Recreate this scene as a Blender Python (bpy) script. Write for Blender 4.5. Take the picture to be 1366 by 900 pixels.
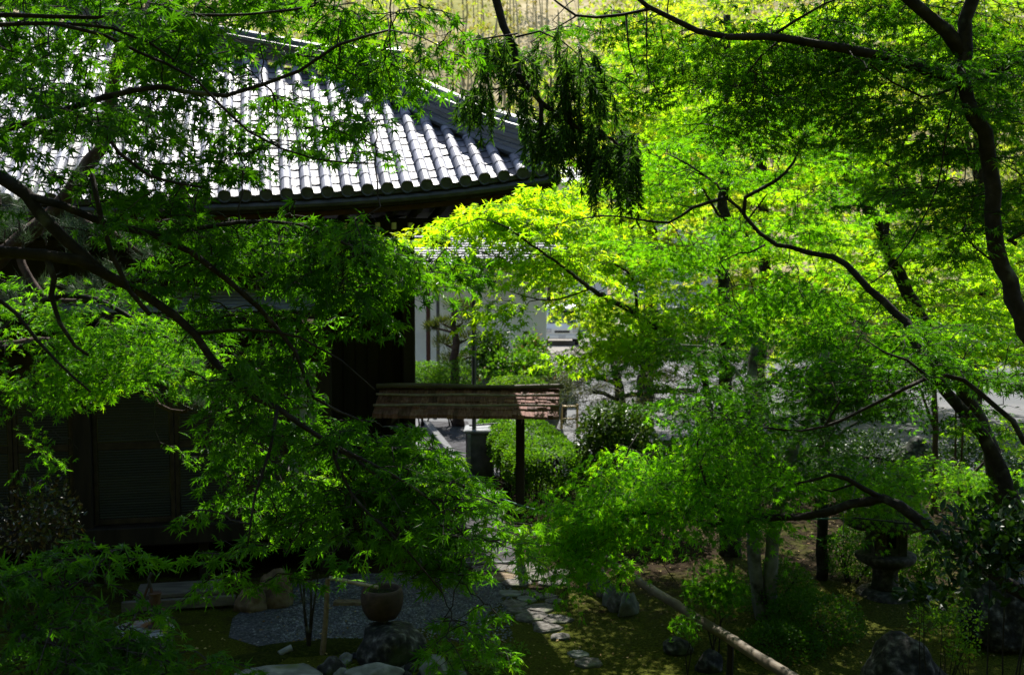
import bpy, bmesh, math, random
import numpy as np
from math import sin, cos, tan, radians, pi
from mathutils import Vector, Matrix, noise

for o in list(bpy.data.objects):
    bpy.data.objects.remove(o)
SC = bpy.context.scene
COL = SC.collection

# ------------------------------------------------------------------ camera
CAM_H = 4.2
TH = radians(4.19)
FPX = 1500.0
cam = bpy.data.cameras.new("camera")
cam.sensor_width = 36.0
cam.lens = FPX / 1366.0 * 36.0
cam.clip_start = 0.05
cam.clip_end = 1000.0
cam.dof.use_dof = True
cam.dof.focus_distance = 7.2
cam.dof.aperture_fstop = 4.0
cam_o = bpy.data.objects.new("camera", cam)
cam_o.location = (0, 0, CAM_H)
cam_o.rotation_euler = (radians(90) - TH, 0, 0)
COL.objects.link(cam_o)
SC.camera = cam_o

# ------------------------------------------------------------------ light
SUN_EL, SUN_AZ = radians(55), radians(-2)          # azimuth clockwise from +Y
world = bpy.data.worlds.new("World")
SC.world = world
world.use_nodes = True
wn = world.node_tree.nodes
wn.clear()
sky = wn.new("ShaderNodeTexSky")
sky.sky_type = 'NISHITA'
sky.sun_disc = False
sky.sun_elevation = SUN_EL
sky.sun_rotation = SUN_AZ
bg = wn.new("ShaderNodeBackground")
bg.inputs[1].default_value = 0.10
wo = wn.new("ShaderNodeOutputWorld")
world.node_tree.links.new(sky.outputs[0], bg.inputs[0])
world.node_tree.links.new(bg.outputs[0], wo.inputs[0])
sun = bpy.data.lights.new("sun", 'SUN')
sun.energy = 5.0
sun.angle = radians(0.5)
sun.color = (1.0, 0.95, 0.86)
sun_o = bpy.data.objects.new("sun", sun)
sd = Vector((sin(SUN_AZ) * cos(SUN_EL), cos(SUN_AZ) * cos(SUN_EL), sin(SUN_EL)))
sun_o.rotation_euler = (-sd).to_track_quat('-Z', 'Y').to_euler()
sun_o.location = sd * 60
COL.objects.link(sun_o)
SC.view_settings.view_transform = 'Standard'
SC.view_settings.look = 'None'
SC.view_settings.gamma = 1.0
SC.view_settings.use_curve_mapping = False
SC.view_settings.exposure = 1.25
SC.cycles.max_bounces = 6
SC.cycles.diffuse_bounces = 3
SC.cycles.transmission_bounces = 4
SC.cycles.glossy_bounces = 2
SC.cycles.use_denoising = True
SC.cycles.sample_clamp_indirect = 4.0

# ------------------------------------------------------------------ helpers: space
cT, sT = cos(TH), sin(TH)

def W(px, py, d):
    """point seen at photo pixel (px, py), d metres ahead of the camera"""
    u, v = (px - 683) / FPX, (450 - py) / FPX
    k = d / (cT + v * sT)
    return np.array((u * k, d, CAM_H + (-sT + v * cT) * k))

def G(px, py, z=0.0):
    """point at height z seen at photo pixel"""
    u, v = (px - 683) / FPX, (450 - py) / FPX
    k = (z - CAM_H) / (-sT + v * cT)
    return np.array((u * k, (cT + v * sT) * k, z))

def WL(pts):
    return [W(*p) for p in pts]

def smooth(t):
    t = np.clip(t, 0, 1)
    return t * t * (3 - 2 * t)

def ground_z(x, y):
    """height of the ground sheet: the slope the camera stands on, the moss mound on the right"""
    x = np.asarray(x, float); y = np.asarray(y, float)
    z = np.where(y < 10.6, (10.6 - y) * 0.24, 0.0) * smooth((10.6 - y) / 1.5)
    z = z + np.where(y < -2, (-2 - y) * .75, 0.0) * smooth((-2 - y) / 3)  # bank behind the camera raised to block low sky light
    m = smooth((x - 1.0) / 1.4) * smooth((y - 11.0) / 1.2) * smooth((19.0 - y) / 2.5) * smooth((14 - x) / 4)
    z = z + m * (0.10 + 0.05 * np.sin(x * 1.7 + 1) * np.cos(y * 1.3) + 0.025 * np.sin(x * 4.1 + y * 2.7))
    return z

def gz(x, y):
    return float(ground_z(x, y))

def nrm(v):
    v = np.asarray(v, float)
    return v / np.maximum(np.linalg.norm(v, axis=-1, keepdims=True), 1e-9)

# ------------------------------------------------------------------ helpers: mesh
class MB:
    """collects quads / polygons, links them as one mesh object"""
    def __init__(self):
        self.v, self.li, self.lt, self.mi, self.at = [], [], [], [], []
        self.n = 0
    def add(self, verts, faces, mat=0, rnd=0.5):
        verts = np.asarray(verts, float).reshape(-1, 3)
        for f in faces:
            self.li.append(np.asarray(f, np.int32) + self.n)
            self.lt.append(np.array([len(f)], np.int32))
            self.mi.append(np.array([mat], np.int32))
        self.v.append(verts)
        self.at.append(np.full(len(verts), rnd) if np.isscalar(rnd) else rnd)
        self.n += len(verts)
    def addq(self, verts, faces, mat=0, rnd=0.5):
        """faces: (m, k) int array, all the same size"""
        verts = np.asarray(verts, float).reshape(-1, 3)
        faces = np.asarray(faces, np.int32)
        self.li.append(faces.ravel() + self.n)
        self.lt.append(np.full(len(faces), faces.shape[1], np.int32))
        self.mi.append(np.full(len(faces), mat, np.int32))
        self.v.append(verts)
        self.at.append(np.full(len(verts), rnd) if np.isscalar(rnd) else np.asarray(rnd, float))
        self.n += len(verts)
    # shapes
    def box(self, c, size, ax=None, mat=0, taper=1.0, bev=0.0, rnd=0.5):
        """box with chamfered vertical and horizontal edges; ax: three unit axes"""
        c = np.asarray(c, float)
        hx, hy, hz = [s / 2 for s in size]
        A = np.eye(3) if ax is None else np.asarray(ax, float)
        if bev <= 0:
            v = np.array([(sx * hx * (taper if sz > 0 else 1), sy * hy * (taper if sz > 0 else 1), sz * hz)
                          for sz in (-1, 1) for sy in (-1, 1) for sx in (-1, 1)])
            f = [(0, 2, 3, 1), (4, 5, 7, 6), (0, 1, 5, 4), (2, 6, 7, 3), (0, 4, 6, 2), (1, 3, 7, 5)]
            self.addq(c + v @ A, f, mat, rnd)
            return
        b = min(bev, hx * .9, hy * .9, hz * .9)
        rings = []
        for (z, i) in ((-hz, b), (-hz + b, 0), (hz - b, 0), (hz, b)):
            t = taper if z > 0 else 1
            x, y = hx * t - i, hy * t - i
            rings.append([(x - b, -y, z), (x, -y + b, z), (x, y - b, z), (x - b, y, z),
                          (-x + b, y, z), (-x, y - b, z), (-x, -y + b, z), (-x + b, -y, z)])
        v = np.array(rings).reshape(-1, 3)
        f = []
        for r in range(3):
            for k in range(8):
                f.append((r * 8 + k, r * 8 + (k + 1) % 8, r * 8 + 8 + (k + 1) % 8, r * 8 + 8 + k))
        self.add(c + v @ A, f + [tuple(range(7, -1, -1)), tuple(range(24, 32))], mat, rnd)
    def bar(self, a, b, w, h, mat=0, up=(0, 0, 1), bev=0.0, rnd=0.5):
        """box from point a to b, w across, h high"""
        a, b = np.asarray(a, float), np.asarray(b, float)
        L = np.linalg.norm(b - a)
        x = (b - a) / L
        y = nrm(np.cross(up, x)); z = np.cross(x, y)
        self.box((a + b) / 2, (L, w, h), (x, y, z), mat, 1.0, bev, rnd)
    def tube(self, pts, rad, n=6, mat=0, cap=True, rnd=0.5, wob=0.0, rng=None):
        P = np.asarray(pts, float)
        m = len(P)
        R = np.full(m, rad) if np.isscalar(rad) else np.asarray(rad, float)
        T = np.gradient(P, axis=0); T = nrm(T)
        ref = np.array((0, 0, 1.0)) if abs(T[0][2]) < .9 else np.array((1.0, 0, 0))
        X = nrm(np.cross(T, ref)); Y = np.cross(T, X)
        a = np.arange(n) / n * 2 * pi
        RR = R[:, None] * np.ones((1, n))
        if wob and rng is not None:
            RR = RR * (1 + wob * rng.standard_normal((m, n)))
        v = P[:, None] + RR[..., None] * (np.cos(a)[None, :, None] * X[:, None] + np.sin(a)[None, :, None] * Y[:, None])
        i = np.arange(m - 1)[:, None] * n; k = np.arange(n)[None]; k2 = (np.arange(n)[None] + 1) % n
        f = np.stack([i + k, i + k2, i + n + k2, i + n + k], -1).reshape(-1, 4)
        base = self.n
        self.addq(v.reshape(-1, 3), f, mat, rnd)
        if cap:
            for ring in (tuple(range(n - 1, -1, -1)), tuple(range((m - 1) * n, m * n))):
                self.li.append(np.array(ring, np.int32) + base)
                self.lt.append(np.array([n], np.int32)); self.mi.append(np.array([mat], np.int32))
    def lathe(self, prof, c, n=24, mat=0, ax=None, rnd=0.5, wob=None):
        """prof: (r, z) pairs from the bottom up"""
        A = np.eye(3) if ax is None else np.asarray(ax, float)
        a = np.arange(n) / n * 2 * pi
        v = np.array([(r * cos(t), r * sin(t), z) for r, z in prof for t in a])
        if wob is not None:
            v = np.array([np.array(p) * (1 + wob * noise.noise(Vector(p) * 4)) for p in v])
        m = len(prof)
        i = np.arange(m - 1)[:, None] * n; k = np.arange(n)[None]; k2 = (np.arange(n)[None] + 1) % n
        f = np.stack([i + k, i + k2, i + n + k2, i + n + k], -1).reshape(-1, 4)
        self.addq(np.asarray(c) + v @ A, f, mat, rnd)
        b = self.n - m * n
        for ring in (tuple(range(n - 1, -1, -1)), tuple(range((m - 1) * n, m * n))):
            self.li.append(np.array(ring, np.int32) + b)
            self.lt.append(np.array([n], np.int32)); self.mi.append(np.array([mat], np.int32))
    def sweep(self, prof, path, ups=(0, 0, 1), mat=0, rnd=0.5):
        """prof: closed (x, z) outline carried along path"""
        P = np.asarray(path, float); m = len(P); n = len(prof)
        T = nrm(np.gradient(P, axis=0))
        X = nrm(np.cross(T, np.array(ups, float))); Z = np.cross(X, T)
        pr = np.asarray(prof, float)
        v = P[:, None] + pr[None, :, 0:1] * X[:, None] + pr[None, :, 1:2] * Z[:, None]
        f = []
        for i in range(m - 1):
            for k in range(n):
                f.append((i * n + k, i * n + (k + 1) % n, (i + 1) * n + (k + 1) % n, (i + 1) * n + k))
        self.add(v.reshape(-1, 3), f + [tuple(range(n - 1, -1, -1)), tuple(range((m - 1) * n, m * n))], mat, rnd)
    def slab(self, poly, z0, z1, mat=0, rnd=0.5):
        """flat polygon [(x, y)] with thickness"""
        n = len(poly)
        v = [(x, y, z0) for x, y in poly] + [(x, y, z1) for x, y in poly]
        f = [(k, (k + 1) % n, n + (k + 1) % n, n + k) for k in range(n)]
        self.add(v, f + [tuple(range(n - 1, -1, -1)), tuple(range(n, 2 * n))], mat, rnd)
    # leaves
    def leaves(self, kind, pos, dr, nr, size, mat=0, rnd=None, rng=None):
        N = len(pos)
        if N == 0:
            return
        dr = nrm(dr); nr = nrm(nr - dr * np.sum(nr * dr, -1, keepdims=True))
        sdv = np.cross(nr, dr)
        V, F = LEAF[kind]
        size = np.broadcast_to(np.asarray(size, float), (N,))
        jl = 1 + .12 * rng.standard_normal((N, len(V), 1)) * (np.abs(V[:, 0:1]) > .001)
        Vv = V[None] * jl
        v = pos[:, None] + size[:, None, None] * (Vv[..., 0:1] * dr[:, None] + Vv[..., 1:2] * sdv[:, None] + Vv[..., 2:3] * nr[:, None])
        f = (F[None] + (np.arange(N) * len(V))[:, None, None]).reshape(-1, F.shape[1])
        if rnd is None:
            rnd = rng.random(N)
        self.addq(v.reshape(-1, 3), f, mat, np.repeat(rnd, len(V)))
    def build(self, name, mats, parent=None, smooth_=False):
        me = bpy.data.meshes.new(name)
        V = np.concatenate(self.v); LI = np.concatenate(self.li); LT = np.concatenate(self.lt); MI = np.concatenate(self.mi)
        AT = np.concatenate(self.at)
        me.vertices.add(len(V)); me.vertices.foreach_set("co", V.astype(np.float32).ravel())
        me.loops.add(len(LI)); me.loops.foreach_set("vertex_index", LI.astype(np.int32))
        me.polygons.add(len(LT))
        ls = np.zeros(len(LT), np.int32); ls[1:] = np.cumsum(LT)[:-1]
        me.polygons.foreach_set("loop_start", ls)
        me.polygons.foreach_set("loop_total", LT)
        me.polygons.foreach_set("material_index", MI)
        me.polygons.foreach_set("use_smooth", np.full(len(LT), bool(smooth_)))
        a = me.attributes.new("rnd", 'FLOAT', 'POINT')
        a.data.foreach_set("value", AT.astype(np.float32))
        for m in (mats if isinstance(mats, (list, tuple)) else [mats]):
            me.materials.append(m)
        me.update(calc_edges=True)
        me.validate()
        o = bpy.data.objects.new(name, me)
        COL.objects.link(o)
        if parent is not None:
            o.parent = parent
            o.location = (0, 0, 0) if parent.parent is not None else -Vector(parent.location)
        return o

def maple_leaf(angs, lens, notch):
    v = [(0, 0, 0)]
    n = len(angs)
    f = []
    na = [angs[0] - 26] + [(angs[i] + angs[i + 1]) / 2 for i in range(n - 1)] + [angs[-1] + 26]
    nl = [notch * .55] + [notch * min(lens[i], lens[i + 1]) for i in range(n - 1)] + [notch * .55]
    for a, l in zip(na, nl):
        v.append((l * cos(radians(a)), l * sin(radians(a)), .03))
    for i, (a, l) in enumerate(zip(angs, lens)):
        v.append((l * cos(radians(a)), l * sin(radians(a)), -.22 * l * l))
        f.append((0, 1 + i, 2 + n + i, 2 + i))
    v = np.array(v, float); v[:, 0] += .05
    return v, np.array(f)
LEAF = {
    'maple': maple_leaf([-125, -84, -40, 0, 40, 84, 125], [.42, .78, 1.0, 1.12, 1.0, .78, .42], .33),
    'maple5': maple_leaf([-100, -48, 0, 48, 100], [.7, .95, 1.05, .95, .7], .42),
    'tri': maple_leaf([-70, 0, 70], [.85, 1.05, .85], .5),
    'oval': (np.array([(0, 0, 0), (.35, .26, .04), (.7, .22, .02), (1, 0, -.1), (.7, -.22, .02), (.35, -.26, .04), (.5, 0, -.03)]),
             np.array([(0, 6, 2, 1), (6, 3, 2, 2), (0, 5, 4, 6), (6, 4, 3, 3)])),
    'blade': (np.array([(0, 0, 0), (.4, .09, .01), (1, 0, -.06), (.4, -.09, .01)]), np.array([(0, 3, 2, 1)])),
    'needle': (np.array([(0, .012, 0), (0, -.012, 0), (1, 0, -.03)]), np.array([(0, 1, 2)])),
}
LEAF['oval'] = (LEAF['oval'][0], np.array([(0, 6, 2, 1), (0, 5, 4, 6), (6, 4, 3, 2)]))

# ------------------------------------------------------------------ helpers: objects
def tag(o, label=None, cat=None, group=None, kind=None):
    if label: o["label"] = label
    if cat: o["category"] = cat
    if group: o["group"] = group
    if kind: o["kind"] = kind
    return o

def thing(name, label, cat, loc=(0, 0, 0), group=None):
    o = bpy.data.objects.new(name, None)
    o.empty_display_size = .2
    COL.objects.link(o)
    o.location = tuple(float(q) for q in loc)
    return tag(o, label, cat, group)

# ------------------------------------------------------------------ materials
def M(name):
    m = bpy.data.materials.new(name)
    m.use_nodes = True
    nt = m.node_tree
    nt.nodes.clear()
    out = nt.nodes.new("ShaderNodeOutputMaterial")
    return m, nt, out

def N(nt, typ, **kw):
    n = nt.nodes.new(typ)
    for k, v in kw.items():
        if k.startswith("i_"):
            n.inputs[int(k[2:])].default_value = v
        else:
            setattr(n, k, v)
    return n

def ramp(nt, stops, src):
    r = nt.nodes.new("ShaderNodeValToRGB")
    e = r.color_ramp.elements
    while len(e) < len(stops):
        e.new(.5)
    for el, (p, c) in zip(e, stops):
        el.position = p
        el.color = (c[0], c[1], c[2], 1)
    nt.links.new(src, r.inputs[0])
    return r

def leaf_mat(name, lo, mid, hi, tr_gain=2.2, tr=.5, rough=.42, spec=.3, tr_tint=(1.05, 1.0, .5)):
    m, nt, out = M(name)
    at = N(nt, "ShaderNodeAttribute"); at.attribute_name = "rnd"
    r = ramp(nt, [(0, lo), (.52, mid), (.9, hi), (1, (hi[0] * 1.3, hi[1] * 1.0, hi[2] * 1.1))], at.outputs["Fac"])
    p = N(nt, "ShaderNodeBsdfPrincipled")
    p.inputs["Roughness"].default_value = rough
    p.inputs["Specular IOR Level"].default_value = spec
    nt.links.new(r.outputs[0], p.inputs["Base Color"])
    mu = N(nt, "ShaderNodeMix"); mu.data_type = 'RGBA'; mu.blend_type = 'MULTIPLY'
    mu.inputs[0].default_value = 1
    mu.inputs[7].default_value = (tr_tint[0] * tr_gain, tr_tint[1] * tr_gain, tr_tint[2] * tr_gain, 1)
    nt.links.new(r.outputs[0], mu.inputs[6])
    t = N(nt, "ShaderNodeBsdfTranslucent")
    nt.links.new(mu.outputs[2], t.inputs[0])
    mx = N(nt, "ShaderNodeMixShader", i_0=tr)
    nt.links.new(p.outputs[0], mx.inputs[1]); nt.links.new(t.outputs[0], mx.inputs[2])
    nt.links.new(mx.outputs[0], out.inputs[0])
    return m

def surf(name, stops, scale=8.0, rough=.75, spec=.3, bump=.3, bscale=None, coord="Object", stretch=(1, 1, 1), detail=6,
         tex="noise", metallic=0.0, dist=.01, rot=(0, 0, 0), stops2=None, scale2=2.0, fac2=.5, rnd=0.0):
    """noise / voronoi coloured surface with bump"""
    m, nt, out = M(name)
    tc = N(nt, "ShaderNodeTexCoord")
    mp = N(nt, "ShaderNodeMapping")
    mp.inputs["Scale"].default_value = stretch
    mp.inputs["Rotation"].default_value = rot
    nt.links.new(tc.outputs[coord], mp.inputs[0])
    if tex == "noise":
        t = N(nt, "ShaderNodeTexNoise"); t.inputs["Scale"].default_value = scale; t.inputs["Detail"].default_value = detail
        src = t.outputs["Fac"]
    else:
        t = N(nt, "ShaderNodeTexVoronoi"); t.inputs["Scale"].default_value = scale
        src = t.outputs["Distance"]
    nt.links.new(mp.outputs[0], t.inputs["Vector"])
    col = ramp(nt, stops, src if tex == "noise" else t.outputs["Color"]).outputs[0]
    if stops2:
        t2 = N(nt, "ShaderNodeTexNoise"); t2.inputs["Scale"].default_value = scale2; t2.inputs["Detail"].default_value = 5
        nt.links.new(tc.outputs[coord], t2.inputs["Vector"])
        r2 = ramp(nt, [(fac2 - .06, (0, 0, 0)), (fac2 + .06, (1, 1, 1))], t2.outputs["Fac"])
        c2 = ramp(nt, stops2, src if tex == "noise" else t.outputs["Color"])
        mx = N(nt, "ShaderNodeMix"); mx.data_type = 'RGBA'
        nt.links.new(r2.outputs[0], mx.inputs[0]); nt.links.new(col, mx.inputs[6]); nt.links.new(c2.outputs[0], mx.inputs[7])
        col = mx.outputs[2]
    if rnd > 0:
        at = N(nt, "ShaderNodeAttribute"); at.attribute_name = "rnd"
        rr = N(nt, "ShaderNodeMapRange"); rr.inputs[3].default_value = 1 - rnd; rr.inputs[4].default_value = 1 + rnd
        nt.links.new(at.outputs["Fac"], rr.inputs[0])
        mm = N(nt, "ShaderNodeVectorMath"); mm.operation = 'SCALE'
        nt.links.new(col, mm.inputs[0]); nt.links.new(rr.outputs[0], mm.inputs[3])
        col = mm.outputs[0]
    p = N(nt, "ShaderNodeBsdfPrincipled")
    p.inputs["Roughness"].default_value = rough
    p.inputs["Specular IOR Level"].default_value = spec
    p.inputs["Metallic"].default_value = metallic
    nt.links.new(col, p.inputs["Base Color"])
    if bump > 0:
        b = N(nt, "ShaderNodeBump"); b.inputs["Strength"].default_value = bump; b.inputs["Distance"].default_value = dist
        if bscale:
            tb = N(nt, "ShaderNodeTexNoise"); tb.inputs["Scale"].default_value = bscale; tb.inputs["Detail"].default_value = 6
            nt.links.new(mp.outputs[0], tb.inputs["Vector"]); nt.links.new(tb.outputs["Fac"], b.inputs["Height"])
        else:
            nt.links.new(src, b.inputs["Height"])
        nt.links.new(b.outputs[0], p.inputs["Normal"])
    nt.links.new(p.outputs[0], out.inputs[0])
    return m

MT = {}  # maple greens graded from shaded to sunlit, light put into leaf colour
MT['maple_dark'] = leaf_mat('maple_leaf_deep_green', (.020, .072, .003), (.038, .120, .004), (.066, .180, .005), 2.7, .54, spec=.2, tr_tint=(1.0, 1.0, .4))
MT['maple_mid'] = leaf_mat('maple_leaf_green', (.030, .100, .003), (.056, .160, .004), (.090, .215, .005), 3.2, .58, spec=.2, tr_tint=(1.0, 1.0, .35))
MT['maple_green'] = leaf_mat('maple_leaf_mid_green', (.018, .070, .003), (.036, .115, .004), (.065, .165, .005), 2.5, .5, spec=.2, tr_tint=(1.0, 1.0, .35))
MT['maple_bright'] = leaf_mat('maple_leaf_bright_green', (.036, .115, .003), (.068, .185, .004), (.105, .245, .006), 3.6, .6, spec=.2, tr_tint=(1.0, 1.0, .35))  # brighter copy, sunlight on the low bough put into the colour
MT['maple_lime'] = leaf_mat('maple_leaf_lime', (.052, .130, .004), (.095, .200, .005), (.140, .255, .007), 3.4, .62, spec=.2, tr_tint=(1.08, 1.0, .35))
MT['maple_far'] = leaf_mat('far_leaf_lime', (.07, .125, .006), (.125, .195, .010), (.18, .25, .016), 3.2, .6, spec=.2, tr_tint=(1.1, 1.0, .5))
MT['camellia'] = leaf_mat('glossy_dark_leaf', (.010, .032, .004), (.018, .052, .006), (.034, .085, .010), 1.6, .3, .4, .25)
MT['nandina'] = leaf_mat('red_brown_leaf', (.05, .03, .012), (.03, .05, .014), (.03, .07, .03), 1.4, .3, .3, .5)
MT['pine'] = leaf_mat('pine_needle', (.025, .055, .025), (.045, .085, .040), (.07, .12, .055), 1.2, .3, .5, .3, (1, 1, .8))
MT['cedar'] = leaf_mat('cedar_needle', (.008, .026, .003), (.016, .046, .005), (.034, .085, .007), 3.6, .5, .6, .15)
MT['hedge'] = leaf_mat('hedge_leaf', (.024, .075, .003), (.044, .120, .005), (.070, .17, .007), 2.4, .42, .5, .2)
MT['herb'] = leaf_mat('herb_leaf', (.05, .12, .008), (.08, .18, .012), (.12, .24, .02), 2.0, .5)
MT['juniper'] = leaf_mat('conifer_spray', (.03, .055, .012), (.055, .09, .018), (.10, .12, .03), 1.3, .35, .6, .2)
MT['litter'] = leaf_mat('fallen_leaf', (.10, .045, .015), (.20, .13, .04), (.36, .28, .12), 1.0, .2, .7, .2)
MT['yellow'] = leaf_mat('dry_bamboo_leaf', (.22, .18, .05), (.30, .27, .07), (.28, .32, .06), 1.3, .4, .7, .1, (1, 1, .7))
MT['bark'] = surf('maple_bark', [(.3, (.012, .010, .008)), (.6, (.030, .025, .020)), (.8, (.06, .052, .042))], 14, .85, .2, .8, 30,
                  stops2=[(.3, (.06, .07, .05)), (.7, (.12, .13, .10))], scale2=5, fac2=.66)
MT['bark_pale'] = surf('lichen_bark', [(.3, (.02, .017, .013)), (.6, (.045, .04, .032)), (.8, (.08, .072, .06))], 12, .9, .2, .8, 30,
                       stops2=[(.3, (.08, .085, .068)), (.7, (.17, .175, .15))], scale2=4, fac2=.44)
MT['bark_pine'] = surf('pine_bark', [(.3, (.03, .018, .014)), (.6, (.07, .045, .035)), (.8, (.12, .09, .075))], 9, .9, .2, 1.0, 20)
MT['tile'] = surf('grey_roof_tile', [(.25, (.12, .125, .165)), (.5, (.18, .187, .24)), (.75, (.25, .257, .315))], 3.5, .52, .42, .25, 40, rnd=.42, stops2=[(.3, (.13, .135, .15)), (.7, (.24, .245, .27))], scale2=1.6, fac2=.60)
MT['tile_dark'] = surf('tile_end_dark', [(.3, (.03, .034, .042)), (.7, (.07, .075, .09))], 9, .55, .4, .2)
MT['tile_far'] = surf('far_tile', [(.3, (.13, .135, .16)), (.7, (.20, .21, .24))], 6, .5, .4, .2, rnd=.2)
MT['ridge_tile'] = surf('dark_ridge_tile', [(.3, (.055, .058, .070)), (.7, (.11, .115, .135))], 6, .45, .5, .3, stretch=(1, 1, 6))
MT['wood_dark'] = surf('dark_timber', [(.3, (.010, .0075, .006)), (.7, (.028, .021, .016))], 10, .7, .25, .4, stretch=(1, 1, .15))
MT['wood_red'] = surf('red_brown_timber', [(.3, (.035, .012, .008)), (.7, (.06, .022, .014))], 10, .7, .25, .3)
MT['wood_grey'] = surf('weathered_timber', [(.3, (.06, .053, .048)), (.7, (.15, .135, .12))], 12, .8, .2, .5, stretch=(.2, 1, 1))
MT['wood_tan'] = surf('tan_stake', [(.3, (.10, .07, .04)), (.7, (.20, .15, .09))], 20, .8, .2, .4)
MT['glass'] = surf('dark_door_glass', [(.3, (.010, .014, .014)), (.7, (.018, .024, .024))], 2, .12, .5, 0)
MT['blind'] = surf('reed_blind', [(.3, (.026, .031, .032)), (.7, (.044, .050, .052))], 30, .7, .2, .6, stretch=(.05, .05, 3))
MT['plaster'] = surf('white_plaster', [(.3, (.74, .74, .75)), (.7, (.87, .87, .88))], 1.2, .9, .1, .05, stretch=(1, 1, .25), stops2=[(.3, (.62, .62, .62)), (.7, (.74, .74, .74))], scale2=.8, fac2=.62)
MT['shoji'] = surf('pale_blue_panel', [(.3, (.20, .23, .28)), (.7, (.28, .31, .36))], 3, .6, .3, .05)
MT['black'] = surf('underfloor_shade', [(.3, (.006, .005, .004)), (.7, (.012, .010, .008))], 5, .95, .05, .2)
MT['cedar_bark'] = surf('bark_shingle', [(.25, (.07, .031, .026)), (.55, (.15, .072, .060)), (.8, (.26, .175, .16))], 9, .8, .25, .8,
                        stretch=(6, 1, 1), rnd=.45)
MT['metal'] = surf('grey_pole_metal', [(.3, (.05, .052, .058)), (.7, (.09, .092, .10))], 6, .45, .5, .05, metallic=.4)
MT['rust'] = surf('rusty_iron', [(.3, (.045, .022, .014)), (.7, (.11, .055, .03))], 14, .8, .3, .4, stops2=[(.3, (.02, .02, .022)), (.7, (.045, .045, .05))], scale2=7, fac2=.5)
MT['lid'] = surf('rusty_sheet_lid', [(.3, (.22, .24, .28)), (.7, (.34, .36, .40))], 8, .5, .4, .1, metallic=.3,
                 stops2=[(.3, (.16, .07, .03)), (.7, (.26, .13, .06))], scale2=4, fac2=.52)
MT['concrete'] = surf('concrete', [(.3, (.16, .17, .18)), (.7, (.27, .28, .29))], 12, .85, .2, .3)
MT['kerb'] = surf('grey_kerb_stone', [(.3, (.08, .082, .088)), (.7, (.13, .133, .14))], 12, .85, .2, .3)
MT['concrete_dark'] = surf('stained_concrete', [(.3, (.07, .075, .075)), (.7, (.14, .145, .145))], 8, .85, .2, .3)
MT['granite'] = surf('granite', [(.3, (.040, .036, .032)), (.5, (.085, .078, .07)), (.7, (.16, .15, .14))], 22, .85, .25, .7, 14,
                     stops2=[(.3, (.035, .05, .018)), (.7, (.06, .075, .03))], scale2=2.5, fac2=.62)
MT['rock'] = surf('garden_rock', [(.32, (.006, .0065, .006)), (.5, (.022, .023, .022)), (.62, (.075, .075, .073)), (.72, (.20, .20, .195))], 13, .85, .25, 1.0, 12, dist=.03,
                  stops2=[(.3, (.02, .035, .008)), (.7, (.05, .065, .018))], scale2=2.2, fac2=.6)
MT['rock_pale'] = surf('pale_rock', [(.3, (.07, .08, .072)), (.5, (.14, .15, .14)), (.7, (.27, .275, .265))], 6, .85, .25, 1.0, 12, dist=.02,
                       stops2=[(.3, (.05, .075, .03)), (.7, (.10, .12, .06))], scale2=3, fac2=.62)
MT['rock_tan'] = surf('tan_rock', [(.3, (.05, .034, .02)), (.5, (.11, .078, .045)), (.7, (.20, .16, .105))], 6, .85, .25, 1.0, 12, dist=.02)
MT['lantern'] = surf('shaded_mossy_granite', [(.3, (.022, .020, .018)), (.5, (.055, .050, .044)), (.7, (.12, .11, .10))], 18, .9, .15, .9, 14, stops2=[(.3, (.014, .022, .006)), (.7, (.035, .045, .015))], scale2=2.5, fac2=.54)  # granite darkened to put the deep shade round the lantern into colour
MT['batten'] = surf('split_bamboo_batten', [(.3, (.16, .14, .13)), (.7, (.30, .27, .26))], 12, .8, .2, .3)
MT['clay'] = surf('brown_stone_bowl', [(.3, (.022, .013, .009)), (.6, (.045, .027, .019)), (.8, (.075, .05, .036))], 12, .75, .35, .5, 40)
MT['bamboo'] = surf('dry_bamboo', [(.3, (.22, .18, .11)), (.7, (.36, .31, .20))], 7, .55, .4, .15, stretch=(.3, 1, 1))
MT['log'] = surf('weathered_bamboo_pole', [(.3, (.06, .045, .03)), (.55, (.12, .095, .065)), (.75, (.21, .175, .13))], 9, .7, .35, .5, stretch=(1, .3, 1))
MT['rope'] = surf('teal_rope', [(.3, (.05, .14, .12)), (.7, (.09, .20, .17))], 40, .6, .3, .2)
MT['rope_dark'] = surf('dark_wire', [(.3, (.012, .014, .014)), (.7, (.02, .024, .024))], 40, .6, .3, 0)
MT['white_paint'] = surf('white_car_paint', [(.3, (.78, .78, .78)), (.7, (.80, .80, .80))], 2, .25, .5, 0)
MT['tyre'] = surf('black_rubber', [(.3, (.015, .015, .015)), (.7, (.025, .025, .025))], 9, .8, .2, .1)
MT['lamp'] = surf('headlight_glass', [(.3, (.5, .5, .52)), (.7, (.62, .62, .64))], 9, .1, .6, 0)
MT['yellow_paint'] = surf('yellow_bar', [(.3, (.48, .30, .10)), (.7, (.58, .38, .14))], 9, .5, .3, .1)
MT['water'] = surf('basin_water', [(.3, (.012, .018, .006)), (.7, (.02, .028, .010))], 3, .05, .5, .02)
MT['gravel'] = surf('grey_gravel', [(0, (.022, .024, .029)), (.45, (.052, .055, .066)), (.8, (.105, .108, .122)), (1, (.27, .27, .285))], 42, .85, .25, 1.0,
                    tex="voronoi", dist=.02)
MT['asphalt'] = surf('street_asphalt', [(.3, (.07, .073, .08)), (.7, (.10, .104, .112))], 60, .85, .2, .3,
                     stops2=[(.3, (.09, .09, .098)), (.7, (.14, .14, .15))], scale2=.35, fac2=.5)
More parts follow.
